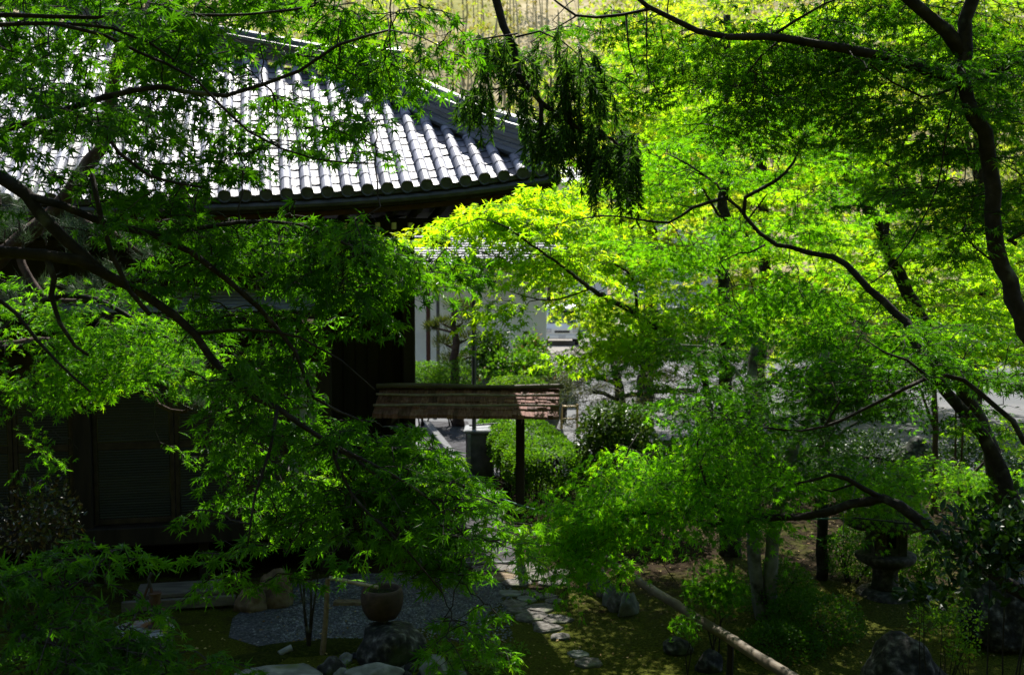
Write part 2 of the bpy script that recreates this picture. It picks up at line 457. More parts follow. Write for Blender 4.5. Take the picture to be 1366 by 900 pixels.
MT['drive'] = surf('light_tan_driveway', [(.3, (.15, .14, .125)), (.7, (.22, .205, .185))], 6, .9, .1, .2)  # light tan concrete
MT['moss_clump'] = surf('moss', [(.3, (.010, .014, .002)), (.55, (.024, .031, .004)), (.8, (.055, .062, .010))], 30, .95, .05, 1.0, 60, dist=.02)
MT['hill'] = surf('dry_hillside', [(.25, (.22, .18, .09)), (.5, (.36, .30, .17)), (.75, (.50, .43, .28))], 1.1, .95, .05, .3, stretch=(1, 1, .12),
                  stops2=[(.3, (.17, .18, .05)), (.7, (.33, .31, .10))], scale2=.11, fac2=.56)
MT['culm'] = surf('tan_culm', [(.3, (.36, .29, .17)), (.7, (.54, .46, .30))], 3, .8, .2, 0, rnd=.3)

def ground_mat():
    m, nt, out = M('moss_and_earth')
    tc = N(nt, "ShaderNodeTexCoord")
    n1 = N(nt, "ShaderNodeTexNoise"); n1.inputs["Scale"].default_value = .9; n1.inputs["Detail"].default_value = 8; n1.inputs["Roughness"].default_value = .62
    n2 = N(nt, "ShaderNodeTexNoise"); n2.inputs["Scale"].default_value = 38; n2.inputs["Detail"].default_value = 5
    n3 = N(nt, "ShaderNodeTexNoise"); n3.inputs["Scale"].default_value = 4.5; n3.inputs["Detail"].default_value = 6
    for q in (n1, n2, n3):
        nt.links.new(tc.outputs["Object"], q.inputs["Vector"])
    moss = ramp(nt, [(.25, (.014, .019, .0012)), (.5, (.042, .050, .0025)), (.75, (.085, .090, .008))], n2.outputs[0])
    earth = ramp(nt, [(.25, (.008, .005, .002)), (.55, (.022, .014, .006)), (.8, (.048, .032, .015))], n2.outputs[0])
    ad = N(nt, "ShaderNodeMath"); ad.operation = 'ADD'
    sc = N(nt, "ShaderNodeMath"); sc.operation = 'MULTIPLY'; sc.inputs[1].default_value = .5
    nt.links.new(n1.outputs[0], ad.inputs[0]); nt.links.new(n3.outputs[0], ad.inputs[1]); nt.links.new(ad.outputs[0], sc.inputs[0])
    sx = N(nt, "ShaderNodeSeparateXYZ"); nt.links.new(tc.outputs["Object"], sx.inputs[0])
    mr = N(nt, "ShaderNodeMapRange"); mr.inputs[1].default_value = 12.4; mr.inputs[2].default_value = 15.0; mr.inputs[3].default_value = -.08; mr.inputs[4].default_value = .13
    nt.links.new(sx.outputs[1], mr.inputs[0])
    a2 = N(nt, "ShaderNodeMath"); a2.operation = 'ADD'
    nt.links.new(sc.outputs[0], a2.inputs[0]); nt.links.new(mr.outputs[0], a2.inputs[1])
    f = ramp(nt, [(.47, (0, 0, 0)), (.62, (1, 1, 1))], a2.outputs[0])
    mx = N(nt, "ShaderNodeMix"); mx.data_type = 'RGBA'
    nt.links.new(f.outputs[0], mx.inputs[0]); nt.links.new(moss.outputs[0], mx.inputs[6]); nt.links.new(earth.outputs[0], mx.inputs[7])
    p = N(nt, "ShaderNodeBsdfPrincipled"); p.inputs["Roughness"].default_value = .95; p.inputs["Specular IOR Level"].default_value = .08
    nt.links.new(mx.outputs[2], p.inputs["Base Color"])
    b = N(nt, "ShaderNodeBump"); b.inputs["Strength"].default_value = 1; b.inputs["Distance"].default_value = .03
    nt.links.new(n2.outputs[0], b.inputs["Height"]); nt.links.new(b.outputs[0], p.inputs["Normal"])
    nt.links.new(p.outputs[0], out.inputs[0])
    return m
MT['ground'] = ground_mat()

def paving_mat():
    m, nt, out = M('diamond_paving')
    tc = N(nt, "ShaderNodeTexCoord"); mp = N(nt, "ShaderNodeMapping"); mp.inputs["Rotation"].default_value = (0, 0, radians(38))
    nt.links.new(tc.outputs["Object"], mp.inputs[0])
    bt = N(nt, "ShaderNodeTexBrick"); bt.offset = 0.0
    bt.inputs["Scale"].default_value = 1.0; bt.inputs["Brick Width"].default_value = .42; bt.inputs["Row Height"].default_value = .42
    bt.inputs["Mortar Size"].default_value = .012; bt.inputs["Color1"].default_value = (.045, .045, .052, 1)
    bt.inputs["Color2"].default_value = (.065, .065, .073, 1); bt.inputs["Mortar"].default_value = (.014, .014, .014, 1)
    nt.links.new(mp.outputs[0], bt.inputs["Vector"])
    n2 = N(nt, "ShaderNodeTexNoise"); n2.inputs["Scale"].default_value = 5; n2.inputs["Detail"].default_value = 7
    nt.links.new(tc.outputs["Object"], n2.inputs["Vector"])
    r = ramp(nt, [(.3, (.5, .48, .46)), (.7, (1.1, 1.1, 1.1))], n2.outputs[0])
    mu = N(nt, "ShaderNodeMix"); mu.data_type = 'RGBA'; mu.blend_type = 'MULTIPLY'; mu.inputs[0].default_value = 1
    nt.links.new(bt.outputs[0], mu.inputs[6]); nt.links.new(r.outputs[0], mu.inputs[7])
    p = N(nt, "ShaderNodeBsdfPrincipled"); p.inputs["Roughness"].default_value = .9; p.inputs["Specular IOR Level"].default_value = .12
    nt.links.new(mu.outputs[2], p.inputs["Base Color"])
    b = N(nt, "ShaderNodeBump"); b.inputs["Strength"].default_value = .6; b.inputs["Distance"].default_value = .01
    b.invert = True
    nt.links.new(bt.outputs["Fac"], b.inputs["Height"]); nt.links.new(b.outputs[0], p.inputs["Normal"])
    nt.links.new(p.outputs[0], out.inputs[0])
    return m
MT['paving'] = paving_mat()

# ================================================================== SETTING
rg = np.random.default_rng(11)
def build_ground():
    b = MB()
    xs = np.concatenate([np.linspace(-400, -20, 14), np.arange(-18, 18.1, .3), np.linspace(20, 400, 14)])
    ys = np.concatenate([np.linspace(-60, -22, 5), np.arange(-18, -2, 1.0), np.arange(-1.8, 24.1, .3), np.linspace(26, 500, 20)])
    X, Y = np.meshgrid(xs, ys)
    Z = ground_z(X, Y)
    nx, ny = len(xs), len(ys)
    i = np.arange(ny - 1)[:, None] * nx; k = np.arange(nx - 1)[None]
    f = np.stack([i + k, i + k + 1, i + nx + k + 1, i + nx + k], -1).reshape(-1, 4)
    b.addq(np.stack([X, Y, Z], -1).reshape(-1, 3), f)
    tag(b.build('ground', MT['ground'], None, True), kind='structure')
build_ground()

def sheet(name, poly, z, mat):
    b = MB()
    b.add([(x, y, z) for x, y in poly], [tuple(range(len(poly)))])
    return tag(b.build(name, mat), kind='structure')

def gp(*pts):
    return [tuple(G(px, py)[:2]) for px, py in pts]

sheet('gravel_yard', gp((672, 770), (668, 800), (640, 832), (560, 838), (520, 850), (430, 850), (345, 862), (305, 850), (310, 825), (340, 800), (360, 782), (470, 765), (610, 762)), .004, MT['gravel'])
sheet('road', [(-14, 21.3), (40, 20.8), (40, 46), (-14, 46)], .004, MT['asphalt'])
sheet('driveway', [(-2, 46), (10, 46), (9, 78), (-1, 78)], .008, MT['drive'])
# paved path through the gate
pL0, pL1, pR0, pR1 = G(548, 752)[:2], G(560, 562)[:2], G(692, 748)[:2], G(624, 562)[:2]
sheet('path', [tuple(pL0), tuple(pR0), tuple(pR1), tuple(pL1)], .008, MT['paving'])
b = MB(); b.bar(G(690, 751, .02), G(560, 753, .02), .07, .06, bev=.01); tag(b.build('path_edge', MT['kerb']), kind='structure')
b = MB(); b.bar(G(652, 668, .06), G(566, 560, .06), .16, .14, bev=.015)
tag(b.build('kerb', MT['kerb']), kind='structure')
b = MB(); b.bar((1.6, 20.9, .06), (40, 20.6, .06), .15, .13, bev=.015)
tag(b.build('road_kerb', MT['concrete']), kind='structure')

def build_hill():
    b = MB()
    xs = np.linspace(-160, 160, 60); ys = np.linspace(78, 190, 28)
    X, Y = np.meshgrid(xs, ys)
    Z = (Y - 78) * .62 + 3 * np.sin(X * .05 + 1) + 2 * np.sin(X * .13 + Y * .07) - 2.5
    nx, ny = len(xs), len(ys)
    i = np.arange(ny - 1)[:, None] * nx; k = np.arange(nx - 1)[None]
    f = np.stack([i + k, i + k + 1, i + nx + k + 1, i + nx + k], -1).reshape(-1, 4)
    b.addq(np.stack([X, Y, Z], -1).reshape(-1, 3), f)
    tag(b.build('hill', MT['hill'], None, True), kind='structure')
build_hill()
def hill_z(x, y):
    return (y - 78) * .62 + 3 * np.sin(x * .05 + 1) + 2 * np.sin(x * .13 + y * .07) - 2.5

def hillside_wood():
    r = np.random.default_rng(5)
    b = MB()
    n = 330
    x = r.uniform(-28, 34, n); y = r.uniform(84, 128, n); z = hill_z(x, y)
    for k in range(n):
        h = r.uniform(4, 8); lx, ly = r.normal(0, .35, 2)
        b.tube([(x[k], y[k], z[k] - .3), (x[k] + lx * .4, y[k] + ly * .4, z[k] + h * .5), (x[k] + lx * 1.4, y[k] + ly, z[k] + h)], np.array([.09, .07, .03]) * r.uniform(.5, 1.5), 4, 1, False, r.random())
    # leaf masses
    m = 300
    cx = r.uniform(-45, 50, m); cy = r.uniform(84, 130, m); cz = hill_z(cx, cy) + r.uniform(2, 8, m)
    per = 90
    P = np.stack([cx, cy, cz], -1)[:, None] + r.normal(0, 1, (m, per, 3)) * np.array((1.6, 1.2, 1.3))
    P = P.reshape(-1, 3)
    half = per * 170
    for q0, q1, mi in ((0, half, 0), (half, len(P), 2)):
        Q = P[q0:q1]
        b.leaves('tri', Q, r.normal(0, 1, Q.shape) + (0, 0, -.3), r.normal(0, 1, Q.shape) + (0, 0, .8), r.uniform(.22, .45, len(Q)), mi, None, r)
    tag(b.build('hillside_wood', [MT['yellow'], MT['culm'], MT['maple_far']]), 'dry yellow bamboo and scrub covering the far hillside', 'wood', None, 'stuff')
hillside_wood()

# ================================================================== TEMPLE HALL
EX = np.array((.976, .216, 0)); EY = np.array((-.216, .976, 0)); EZ = np.array((0, 0, 1.0))
CORNER = np.array((.58, 14.0, 0))
TANR = tan(radians(31))
def BP(s, t, z):
    """hall frame: s to the left along the eave, t inward, z up"""
    return CORNER - EX * s + EY * t + EZ * z
def eave_z(s):
    return 4.78 + .51 * math.exp(-max(s, 0) / 2.55) - .0 * s
def roof_z(s, t):
    lift = eave_z(s) - 4.78
    k = max(0, 1 - t / 4.0)
    return 4.78 + lift * k + t * TANR
def roof_tmax(s):
    return min(1.45 * s, 3.19 + .40 * (s - 2.2))
hall = thing('temple_hall', 'dark timber temple hall under a broad roof of pale grey tiles', 'building', BP(5, 4, 0))
AXB = (EX, EY, EZ)

def hall_roof():
    r = np.random.default_rng(3)
    b = MB()
    pitch = .236
    rows = int(10.5 / pitch)
    for i in range(1, rows):
        s = i * pitch
        tm = roof_tmax(s)
        # flat tiles between this row and the next
        s2 = s + pitch
        tm2 = roof_tmax(s2)
        course = .19
        nc = int(max(tm, tm2) / course) + 1
        for j in range(nc):
            t0 = j * course
            t1 = t0 + course + .015
            if t0 > (tm + tm2) / 2:
                break
            t1 = min(t1, (tm + tm2) / 2 + .05)
            vs = []
            lip = .017
            jit = r.normal(0, .003)
            for q in range(5):
                a = q / 4
                sag = -.028 * (1 - (2 * a - 1) ** 2)
                ss = s + (s2 - s) * a
                vs.append(BP(ss, t0, roof_z(ss, t0) + lip + sag + jit))
            for q in range(5):
                a = q / 4
                sag = -.028 * (1 - (2 * a - 1) ** 2)
                ss = s + (s2 - s) * a
                vs.append(BP(ss, t1, roof_z(ss, t1) + .004 + sag + jit))
            for q in range(5):
                a = q / 4
                sag = -.028 * (1 - (2 * a - 1) ** 2)
                ss = s + (s2 - s) * a
                vs.append(BP(ss, t0 + .004, roof_z(ss, t0) - .012 + sag))
            f = [(q, q + 1, q + 6, q + 5) for q in range(4)]
            f2 = [(q + 10, q + 11, q + 1, q) for q in range(4)]
            rn = r.random()
            n0 = b.n
            b.add(vs, f, 0, rn)
            for ff in f2:
                b.li.append(np.array(ff, np.int32) + n0); b.lt.append(np.array([4], np.int32)); b.mi.append(np.array([1], np.int32))  # front lips in dark tile, painting the shadow under each course
        # round cover tiles
        seg = .27
        t = -.05
        first = True
        while t < tm - .06:
            t2 = min(t + seg, tm)
            ring = []
            rr0, rr1 = .073, .064
            na = 9
            for (tt, rr) in ((t, rr0), (t + .02, rr0), (t2 + .02, rr1)):
                c = BP(s, tt, roof_z(s, max(tt, 0)) + (min(tt, 0)) * TANR + .028)
                for q in range(na):
                    a = pi * q / (na - 1)
                    ring.append(c + EX * rr * cos(a) + (EZ * cos(radians(31)) - EY * sin(radians(31))) * rr * sin(a))
            f = [(k * na + q, k * na + q + 1, (k + 1) * na + q + 1, (k + 1) * na + q) for k in range(2) for q in range(na - 1)]
            b.add(ring, f, 0, r.random())
            if first:
                # round end disc, dark tile painting its shaded face
                c = BP(s, t - .012, roof_z(s, 0) - .05 * TANR + .022)
                ang = np.arange(14) / 14 * 2 * pi
                ax2 = EZ * .97 - EY * .24
                d0 = [c + EX * .078 * cos(a) + ax2 * .078 * sin(a) for a in ang]
                d1 = [p + EY * .05 for p in d0]
                d2 = [c + EX * .058 * cos(a) + ax2 * .058 * sin(a) + EY * .012 for a in ang]
                fs = [(q, (q + 1) % 14, 14 + (q + 1) % 14, 14 + q) for q in range(14)]
                fs += [((q + 1) % 14, q, 28 + q, 28 + (q + 1) % 14) for q in range(14)] + [tuple(range(28, 42))]
                b.add(d0 + d1 + d2, fs, 1)
                first = False
            t = t2
        # tile lip under the flat tile at the eave
        b.bar(BP(s + .03, .02, roof_z(s, 0) - .045), BP(s2 - .03, .02, roof_z(s2, 0) - .045), .02, .05, 1)
    # board under the tiles, front slope
    ss = np.linspace(0.05, 10.5, 30)
    vs, f = [], []
    for s in ss:
        for a in (0, .5, 1):
            t = roof_tmax(s) * a
            vs.append(BP(s, t, roof_z(s, t) - .03))
    for i in range(len(ss) - 1):
        for a in range(2):
            f.append((i * 3 + a, i * 3 + 3 + a, i * 3 + 4 + a, i * 3 + 1 + a))
    b.add(vs, f, 1)
    roof = b.build('roof', [MT['tile'], MT['tile_dark']], hall)
    # right hand slope and back slope
    b = MB()
    hip = [BP(s, 1.45 * s, roof_z(s, 1.45 * s) - .02) for s in np.linspace(0, 2.2, 8)]
    eav = [BP(-.0 + .02 * k, 1.0 * k * 1.1, eave_z(k * .8) - .05) for k in np.linspace(0, 7.5, 8)]
    vs = hip + eav
    f = [(i, i + 1, 9 + i, 8 + i) for i in range(7)]
    b.add(vs, f)
    ridge_pts = [BP(s, roof_tmax(s), roof_z(s, roof_tmax(s)) - .02) for s in np.linspace(2.2, 10.5, 12)]
    low = [BP(s, roof_tmax(s) + 5, roof_z(s, roof_tmax(s)) - 2.6) for s in np.linspace(2.2, 10.5, 12)]
    b.add(ridge_pts + low, [(i + 1, i, 12 + i, 13 + i) for i in range(11)])
    b.add([hip[-1], eav[-1], low[0]], [(0, 1, 2)])
    b.build('rear_slope', MT['tile_far'], hall)
    # ridges: stacked flat tiles with a round capping
    def prof(w, h, cap):
        p = []
        lay = 5
        for k in range(lay):
            z0, z1 = h * k / lay, h * (k + 1) / lay
            ww = w * (1.12 if k % 2 == 0 else .9) * (1 - .05 * k)
            p += [(ww, z0 + .004), (ww, z1 - .004)]
        capp = [(cap * cos(a), h + cap * .15 + cap * sin(a)) for a in np.linspace(0, pi, 9)]
        right = p
        left = [(-x, z) for x, z in reversed(p)]
        return right + capp + left
    b = MB()
    path = [BP(s, 1.45 * s - .02, roof_z(s, 1.45 * s) + .03 + .05 * max(0, .8 - s)) for s in np.linspace(.12, 2.4, 14)]
    b.sweep(prof(.14, .30, .09), path)
    # side rib below the hip ridge (lower double line)
    path2 = [BP(s + .16, 1.45 * s - .06, roof_z(s + .16, 1.45 * s) + .05) for s in np.linspace(.12, 2.3, 12)]
    b.tube(path2, .055, 8)
    b.build('hip_ridge', [MT['ridge_tile']], roof)
    b = MB()
    path = [BP(s, 3.25 + .40 * (s - 2.2), roof_z(s, 3.25 + .40 * (s - 2.2)) + .02 - .0 * s + (.06 if s < 2 else 0) * (2.2 - s)) for s in np.linspace(1.72, 10.4, 26)]
    b.sweep(prof(.16, .27, .10), path)
    b.build('upper_ridge', [MT['ridge_tile']], roof)
    # end ornaments
    def onigawara(c, axdir, sc, name):
        q = MB()
        x = nrm(np.cross(EZ, axdir)); z = EZ
        outline = [(-.20, 0), (-.23, .10), (-.17, .17), (-.19, .25), (-.10, .27), (-.07, .36), (0, .40), (.07, .36), (.10, .27), (.19, .25), (.17, .17), (.23, .10), (.20, 0)]
        n = len(outline)
        v = [c + x * a * sc + z * h * sc for a, h in outline] + [c + x * a * sc + z * h * sc + np.asarray(axdir) * .09 for a, h in outline]
        q.add(v, [(k, (k + 1) % n, n + (k + 1) % n, n + k) for k in range(n)] + [tuple(range(n - 1, -1, -1)), tuple(range(n, 2 * n))])
        A = (x, z, -np.cross(x, z))
        q.lathe([(.001, -.02), (.05, -.02), (.07, 0), (.08, .03)], c + z * .2 * sc + np.asarray(axdir) * .10, 12, 0, (x, z, np.asarray(axdir)))
        for k in range(-1, 2):
            q.tube([c + z * (.40 * sc) + x * k * .09 - np.asarray(axdir) * .3, c + z * (.43 * sc - abs(k) * .05) + x * k * .09 + np.asarray(axdir) * .14], [.045, .05], 9)
        q.build(name, [MT['ridge_tile']], roof)
    dirh = nrm(BP(0, 0, 0) - BP(1, 1.45, 0))
    onigawara(BP(.12, .15, roof_z(.12, .15) + .02), dirh, .9, 'ridge_end_tile')
    onigawara(BP(1.72, 3.06, roof_z(1.72, 3.06) + .08), EX, .95, 'ridge_end_tile')
    # lower tip tiles running out past the corner
    b = MB()
    b.tube([BP(.25, .34, roof_z(.25, .3) + .14), BP(.05, .05, roof_z(.05, .05) + .13), BP(-.12, -.16, roof_z(0, 0) + .17)], [.07, .07, .075], 10)
    b.build('corner_tile', [MT['ridge_tile']], roof)
hall_roof()

def hall_body():
    wall_t = 1.4
    b = MB()
    # gutter, eave board, soffit
    ss = np.linspace(0, 10.5, 30)
    g = MB(); g.tube([BP(s - .02, .005, eave_z(s) - .135) for s in ss], .042, 8)
    g.build('gutter', MT['tile_dark'], hall)
    f = MB()
    f.sweep([(-.03, -.09), (.03, -.09), (.03, .06), (-.03, .06)], [BP(s, .06, eave_z(s) - .12) for s in ss])
    f.build('eave_board', MT['wood_dark'], hall)
    f = MB()
    f.sweep([(-.02, -.03), (.02, -.03), (.02, .03), (-.02, .03)], [BP(s, .14, eave_z(s) - .25) for s in ss])
    f.build('eave_batten', MT['wood_red'], hall)
    f = MB()
    f.sweep([(-.05, -.07), (.05, -.07), (.05, .07), (-.05, .07)], [BP(.03, t, eave_z(t * .8) - .14) for t in np.linspace(0, 7, 10)])
    f.build('eave_board', MT['wood_dark'], hall)
    f = MB()
    vs = []
    for s in ss:
        vs += [BP(s, .1, eave_z(s) - .20), BP(s, min(1.45 * max(s, .1), wall_t + .2), eave_z(s) * .0 + 4.55 + .18)]
    f.add(vs, [(2 * i, 2 * i + 1, 2 * i + 3, 2 * i + 2) for i in range(len(ss) - 1)])
    f.add([BP(0, .1, eave_z(0) - .2), BP(0, 7, eave_z(6) - .2), BP(1.7, 7, 4.73), BP(1.7, 1.6, 4.73)], [(0, 1, 2, 3)])
    f.build('soffit', MT['wood_dark'], hall)
    # rafters under the eave
    f = MB()
    for s in np.arange(.5, 10.4, .3):
        f.bar(BP(s, .16, eave_z(s) - .25), BP(s, wall_t, 4.66), .06, .08)
    f.build('rafter', MT['wood_dark'], hall)
    f = MB(); f.bar(BP(1.2, 4.0, 4.86), BP(10.3, 4.0, 4.86), 5.6, .04)
    f.build('light_blocking_ceiling', MT['wood_dark'], hall)  # panel added to keep stray sunlight off the rafters
    # carved beam with white painted ends
    f = MB()
    f.bar(BP(1.0, .82, 4.56), BP(10.2, .82, 4.50), .16, .22, bev=.02)
    f.bar(BP(1.2, .95, 4.36), BP(10.2, .95, 4.32), .2, .12, bev=.02)
    beam = f.build('eave_beam', MT['wood_dark'], hall)
    for k in range(12):
        s = 1.56 + .205 * k
        q = MB(); q.box(BP(s, .68, 4.565), (.052, .12, .085), AXB, bev=.006)
        q.build('beam_end', MT['plaster'], beam)
    # curved frog-leg bracket between the beams
    for s0 in (2.0, 2.9, 4.0):
        f = MB(); f.tube([BP(s0 - .22 + .044 * k, .9, 4.42 + .09 * sin(pi * k / 10)) for k in range(11)], .035, 6)
        f.build('bracket', MT['wood_dark'], hall)

    # walls and posts of the glazed front
    f = MB()
    f.bar(BP(2.85, 1.52, 4.05), BP(10.2, 1.52, 4.05), .08, 1.3)          # wall above the pent roof
    f.bar(BP(2.85, 1.52, 3.05), BP(10.2, 1.52, 3.05), .06, .5)
    f.bar(BP(2.9, 8.0, 2.4), BP(10.2, 8.0, 2.4), .1, 4.6)
    f.bar(BP(1.64, 2.2, 2.35), BP(1.64, 8.0, 2.35), .1, 4.66)            # right hand wall
    f.bar(BP(10.2, 1.5, 2.35), BP(10.2, 8.0, 2.35), .1, 4.6)
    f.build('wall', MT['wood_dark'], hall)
    f = MB(); f.bar(BP(1.70, 2.22, 3.98), BP(2.74, 2.22, 3.98), .05, .56)
    f.build('plaster_panel', MT['plaster'], hall)
    for s, w, tt in ((1.62, .18, 2.1), (2.82, .18, 1.42), (5.85, .22, 1.42), (8.9, .2, 1.42)):
        q = MB(); q.box(BP(s, tt, 2.33), (w, w, 4.66), AXB, bev=.015)
        q.build('post', MT['wood_dark'], hall)
    q = MB(); q.bar(BP(1.66, 2.10, 3.58), BP(2.76, 2.10, 3.58), .14, .2, bev=.01); q.build('lintel', MT['wood_dark'], hall)
    q = MB(); q.bar(BP(1.68, 2.5, 1.9), BP(2.9, 2.5, 1.9), .05, 3.6); q.bar(BP(2.86, 1.45, 2.3), BP(2.86, 2.5, 2.3), .04, 4.6)
    for s in np.arange(1.8, 2.85, .17):
        q.bar(BP(s, 2.46, .15), BP(s, 2.46, 3.45), .03, .035, up=EY)
    q.build('entrance_door', MT['wood_dark'], hall)
    # sill, head and mid rails
    q = MB(); q.bar(BP(2.85, 1.36, .62), BP(10.2, 1.36, .62), .22, .25, bev=.015); q.build('sill', MT['wood_dark'], hall)
    q = MB(); q.bar(BP(2.85, 1.42, 2.88), BP(10.2, 1.42, 2.88), .14, .16, bev=.01); q.build('head_rail', MT['wood_dark'], hall)
    edges = [3.30, 3.75, 4.74, 5.74, 5.96, 6.68, 7.65, 8.75]
    wood_frame = surf('door_frame_timber', [(.3, (.016, .011, .008)), (.7, (.045, .032, .022))], 10, .6, .3, .3)
    for a, c in zip(edges[:-1], edges[1:]):
        if c - a < .3:
            continue
        d = MB()
        for (x0, z0, x1, z1) in ((a + .03, .76, a + .03, 2.8), (c - .03, .76, c - .03, 2.8)):
            d.bar(BP(x0, 1.42, z0), BP(x1, 1.42, z1), .05, .055, up=EY, bev=.005)
        for z in (.80, 1.77, 2.77):
            d.bar(BP(a + .06, 1.42, z), BP(c - .06, 1.42, z), .045, .07 if z != 1.77 else .09, bev=.005)
        dd = d.build('sliding_door', wood_frame, hall)
        p = MB(); p.bar(BP(a + .05, 1.425, 2.27), BP(c - .05, 1.425, 2.27), .012, .95); p.bar(BP(a + .05, 1.425, 1.29), BP(c - .05, 1.425, 1.29), .012, .93)
        p.build('pane', MT['glass'], dd)
        p = MB()
        for z in np.arange(.86, 2.72, .034):
            if abs(z - 1.77) > .05:
                p.bar(BP(a + .07, 1.408, z), BP(c - .07, 1.408, z), .008, .022)
        p.build('blind', MT['blind'], dd)
    # shoji bay near the entrance
    q = MB(); q.bar(BP(2.92, 1.45, 1.7), BP(3.28, 1.45, 1.7), .03, 2.1); q.build('pale_panel', MT['shoji'], hall)
    q = MB()
    for s in (2.92, 3.04, 3.16, 3.28):
        q.bar(BP(s, 1.43, .7), BP(s, 1.43, 2.8), .02, .02, up=EY)
    for z in np.arange(.7, 2.81, .3):
        q.bar(BP(2.92, 1.42, z), BP(3.28, 1.42, z), .015, .02)
    q.build('lattice', wood_frame, hall)
    # floor, and a near-black wall painting the shade under it
    q = MB(); q.bar(BP(6.5, 1.6, .47), BP(6.5, 8.0, .47), 7.4, .06); q.build('floor', MT['wood_dark'], hall)
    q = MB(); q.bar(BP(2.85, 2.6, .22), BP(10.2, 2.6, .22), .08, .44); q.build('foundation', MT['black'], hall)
    for s in (4.4, 7.4):
        q = MB(); q.box(BP(s, 1.42, .24), (.12, .12, .5), AXB, bev=.01); q.build('floor_post', MT['wood_dark'], hall)
    # pent roof over the glazed front
    q = MB()
    for k in range(6):
        t0, t1 = .56 + .15 * k, .56 + .15 * k + .17
        z0, z1 = 3.52 + .037 * k, 3.52 + .037 * k + .03
        v = [BP(2.8, t0, z0 + .022), BP(10.2, t0, z0 + .022), BP(10.2, t1, z1 + .022), BP(2.8, t1, z1 + .022),
             BP(2.8, t0, z0), BP(10.2, t0, z0), BP(10.2, t1, z1), BP(2.8, t1, z1)]
        q.add(v, [(0, 3, 2, 1), (4, 5, 6, 7), (0, 1, 5, 4), (1, 2, 6, 5), (2, 3, 7, 6), (3, 0, 4, 7)])
    pr = q.build('pent_roof', MT['shoji'], hall)
    q = MB(); q.bar(BP(2.8, .60, 3.455), BP(10.2, .60, 3.455), .06, .09); q.build('pent_roof_edge', MT['wood_dark'], pr)
hall_body()

# wooden landing below the veranda
t = thing('wooden_step', 'low weathered wooden step frame under the dark veranda', 'step', G(235, 815))
def step():
    c = G(240, 812); c[2] = 0
    A = (EX, EY, EZ)
    q = MB(); q.box(c + EZ * .17 + EY * .25, (1.0, .5, .05), A, bev=.008); q.build('tread', MT['wood_grey'], t)
    q = MB(); q.box(c + EZ * .09 - EY * .06, (1.3, .07, .12), A, bev=.008); q.build('front_beam', MT['wood_grey'], t)
    for s in (-.45, .45):
        q = MB(); q.box(c + EX * s + EZ * .07 + EY * .25, (.1, .6, .13), A, bev=.008); q.build('bearer', MT['wood_grey'], t)
step()

# ================================================================== STOREHOUSE BEHIND, GATE, POLES
def storehouse():
    x0, x1, y0 = -5.9, 1.05, 34.0
    t = thing('storehouse', 'white plastered storehouse with grey tiled roof behind the garden', 'building', ((x0 + x1) / 2, y0 + 3, 0))
    q = MB(); q.box(((x0 + x1) / 2, y0 + 3, 2.4), (x1 - x0, 6, 3.2), bev=.02); q.build('wall', MT['plaster'], t)
    q = MB(); q.box(((x0 + x1) / 2, y0 + 3, .4), (x1 - x0 + .2, 6.2, .8), bev=.03); q.build('foundation', MT['concrete_dark'], t)
    q = MB()
    r = np.random.default_rng(8)
    ze, zr, yo, yr = 3.9, 5.1, y0 - .9, y0 + 2.6
    nrow, ncol = 16, 36
    for k in range(nrow):
        a0, a1 = k / nrow, (k + 1) / nrow
        for c in range(ncol):
            xa = x0 - .5 + (x1 - x0 + 1.2) * c / ncol; xb = x0 - .5 + (x1 - x0 + 1.2) * (c + 1) / ncol
            ya, yb = yo + (yr - yo) * a0, yo + (yr - yo) * a1 + .02
            za, zb = ze + (zr - ze) * a0, ze + (zr - ze) * a1
            q.add([(xa, ya, za + .05), (xb, ya, za + .05), (xb, yb, zb + .015), (xa, yb, zb + .015), (xa, ya, za - .02), (xb, ya, za - .02)],
                  [(0, 1, 2, 3), (4, 5, 1, 0)], 0, r.random())
    q.add([(x0 - .5, yr, zr), (x1 + .7, yr, zr), (x1 + .7, y0 + 6.5, 3.9), (x0 - .5, y0 + 6.5, 3.9)], [(0, 1, 2, 3)])
    q.add([(x0 - .5, yo, ze - .03), (x1 + .7, yo, ze - .03), (x1 + .7, y0 + .1, ze + .1), (x0 - .5, y0 + .1, ze + .1)], [(3, 2, 1, 0)])
    rf = q.build('roof', MT['tile_far'], t)
    q = MB(); q.tube([(x0 - .6, yr, zr + .06), (x1 + .8, yr, zr + .06)], .14, 10); q.build('ridge', MT['tile_dark'], rf)
    q = MB(); q.bar((x0 - .5, yo, ze - .05), (x1 + .7, yo, ze - .05), .06, .1); q.build('eave_board', MT['wood_dark'], rf)
    # gable walls
    for x in (x0 + .01, x1 - .01):
        q = MB(); q.add([(x, y0, 3.98), (x, y0 + 6, 3.98), (x, yr, 5.0)], [(0, 1, 2)])
        q.build('gable', MT['plaster'], t)
    return t
storehouse()

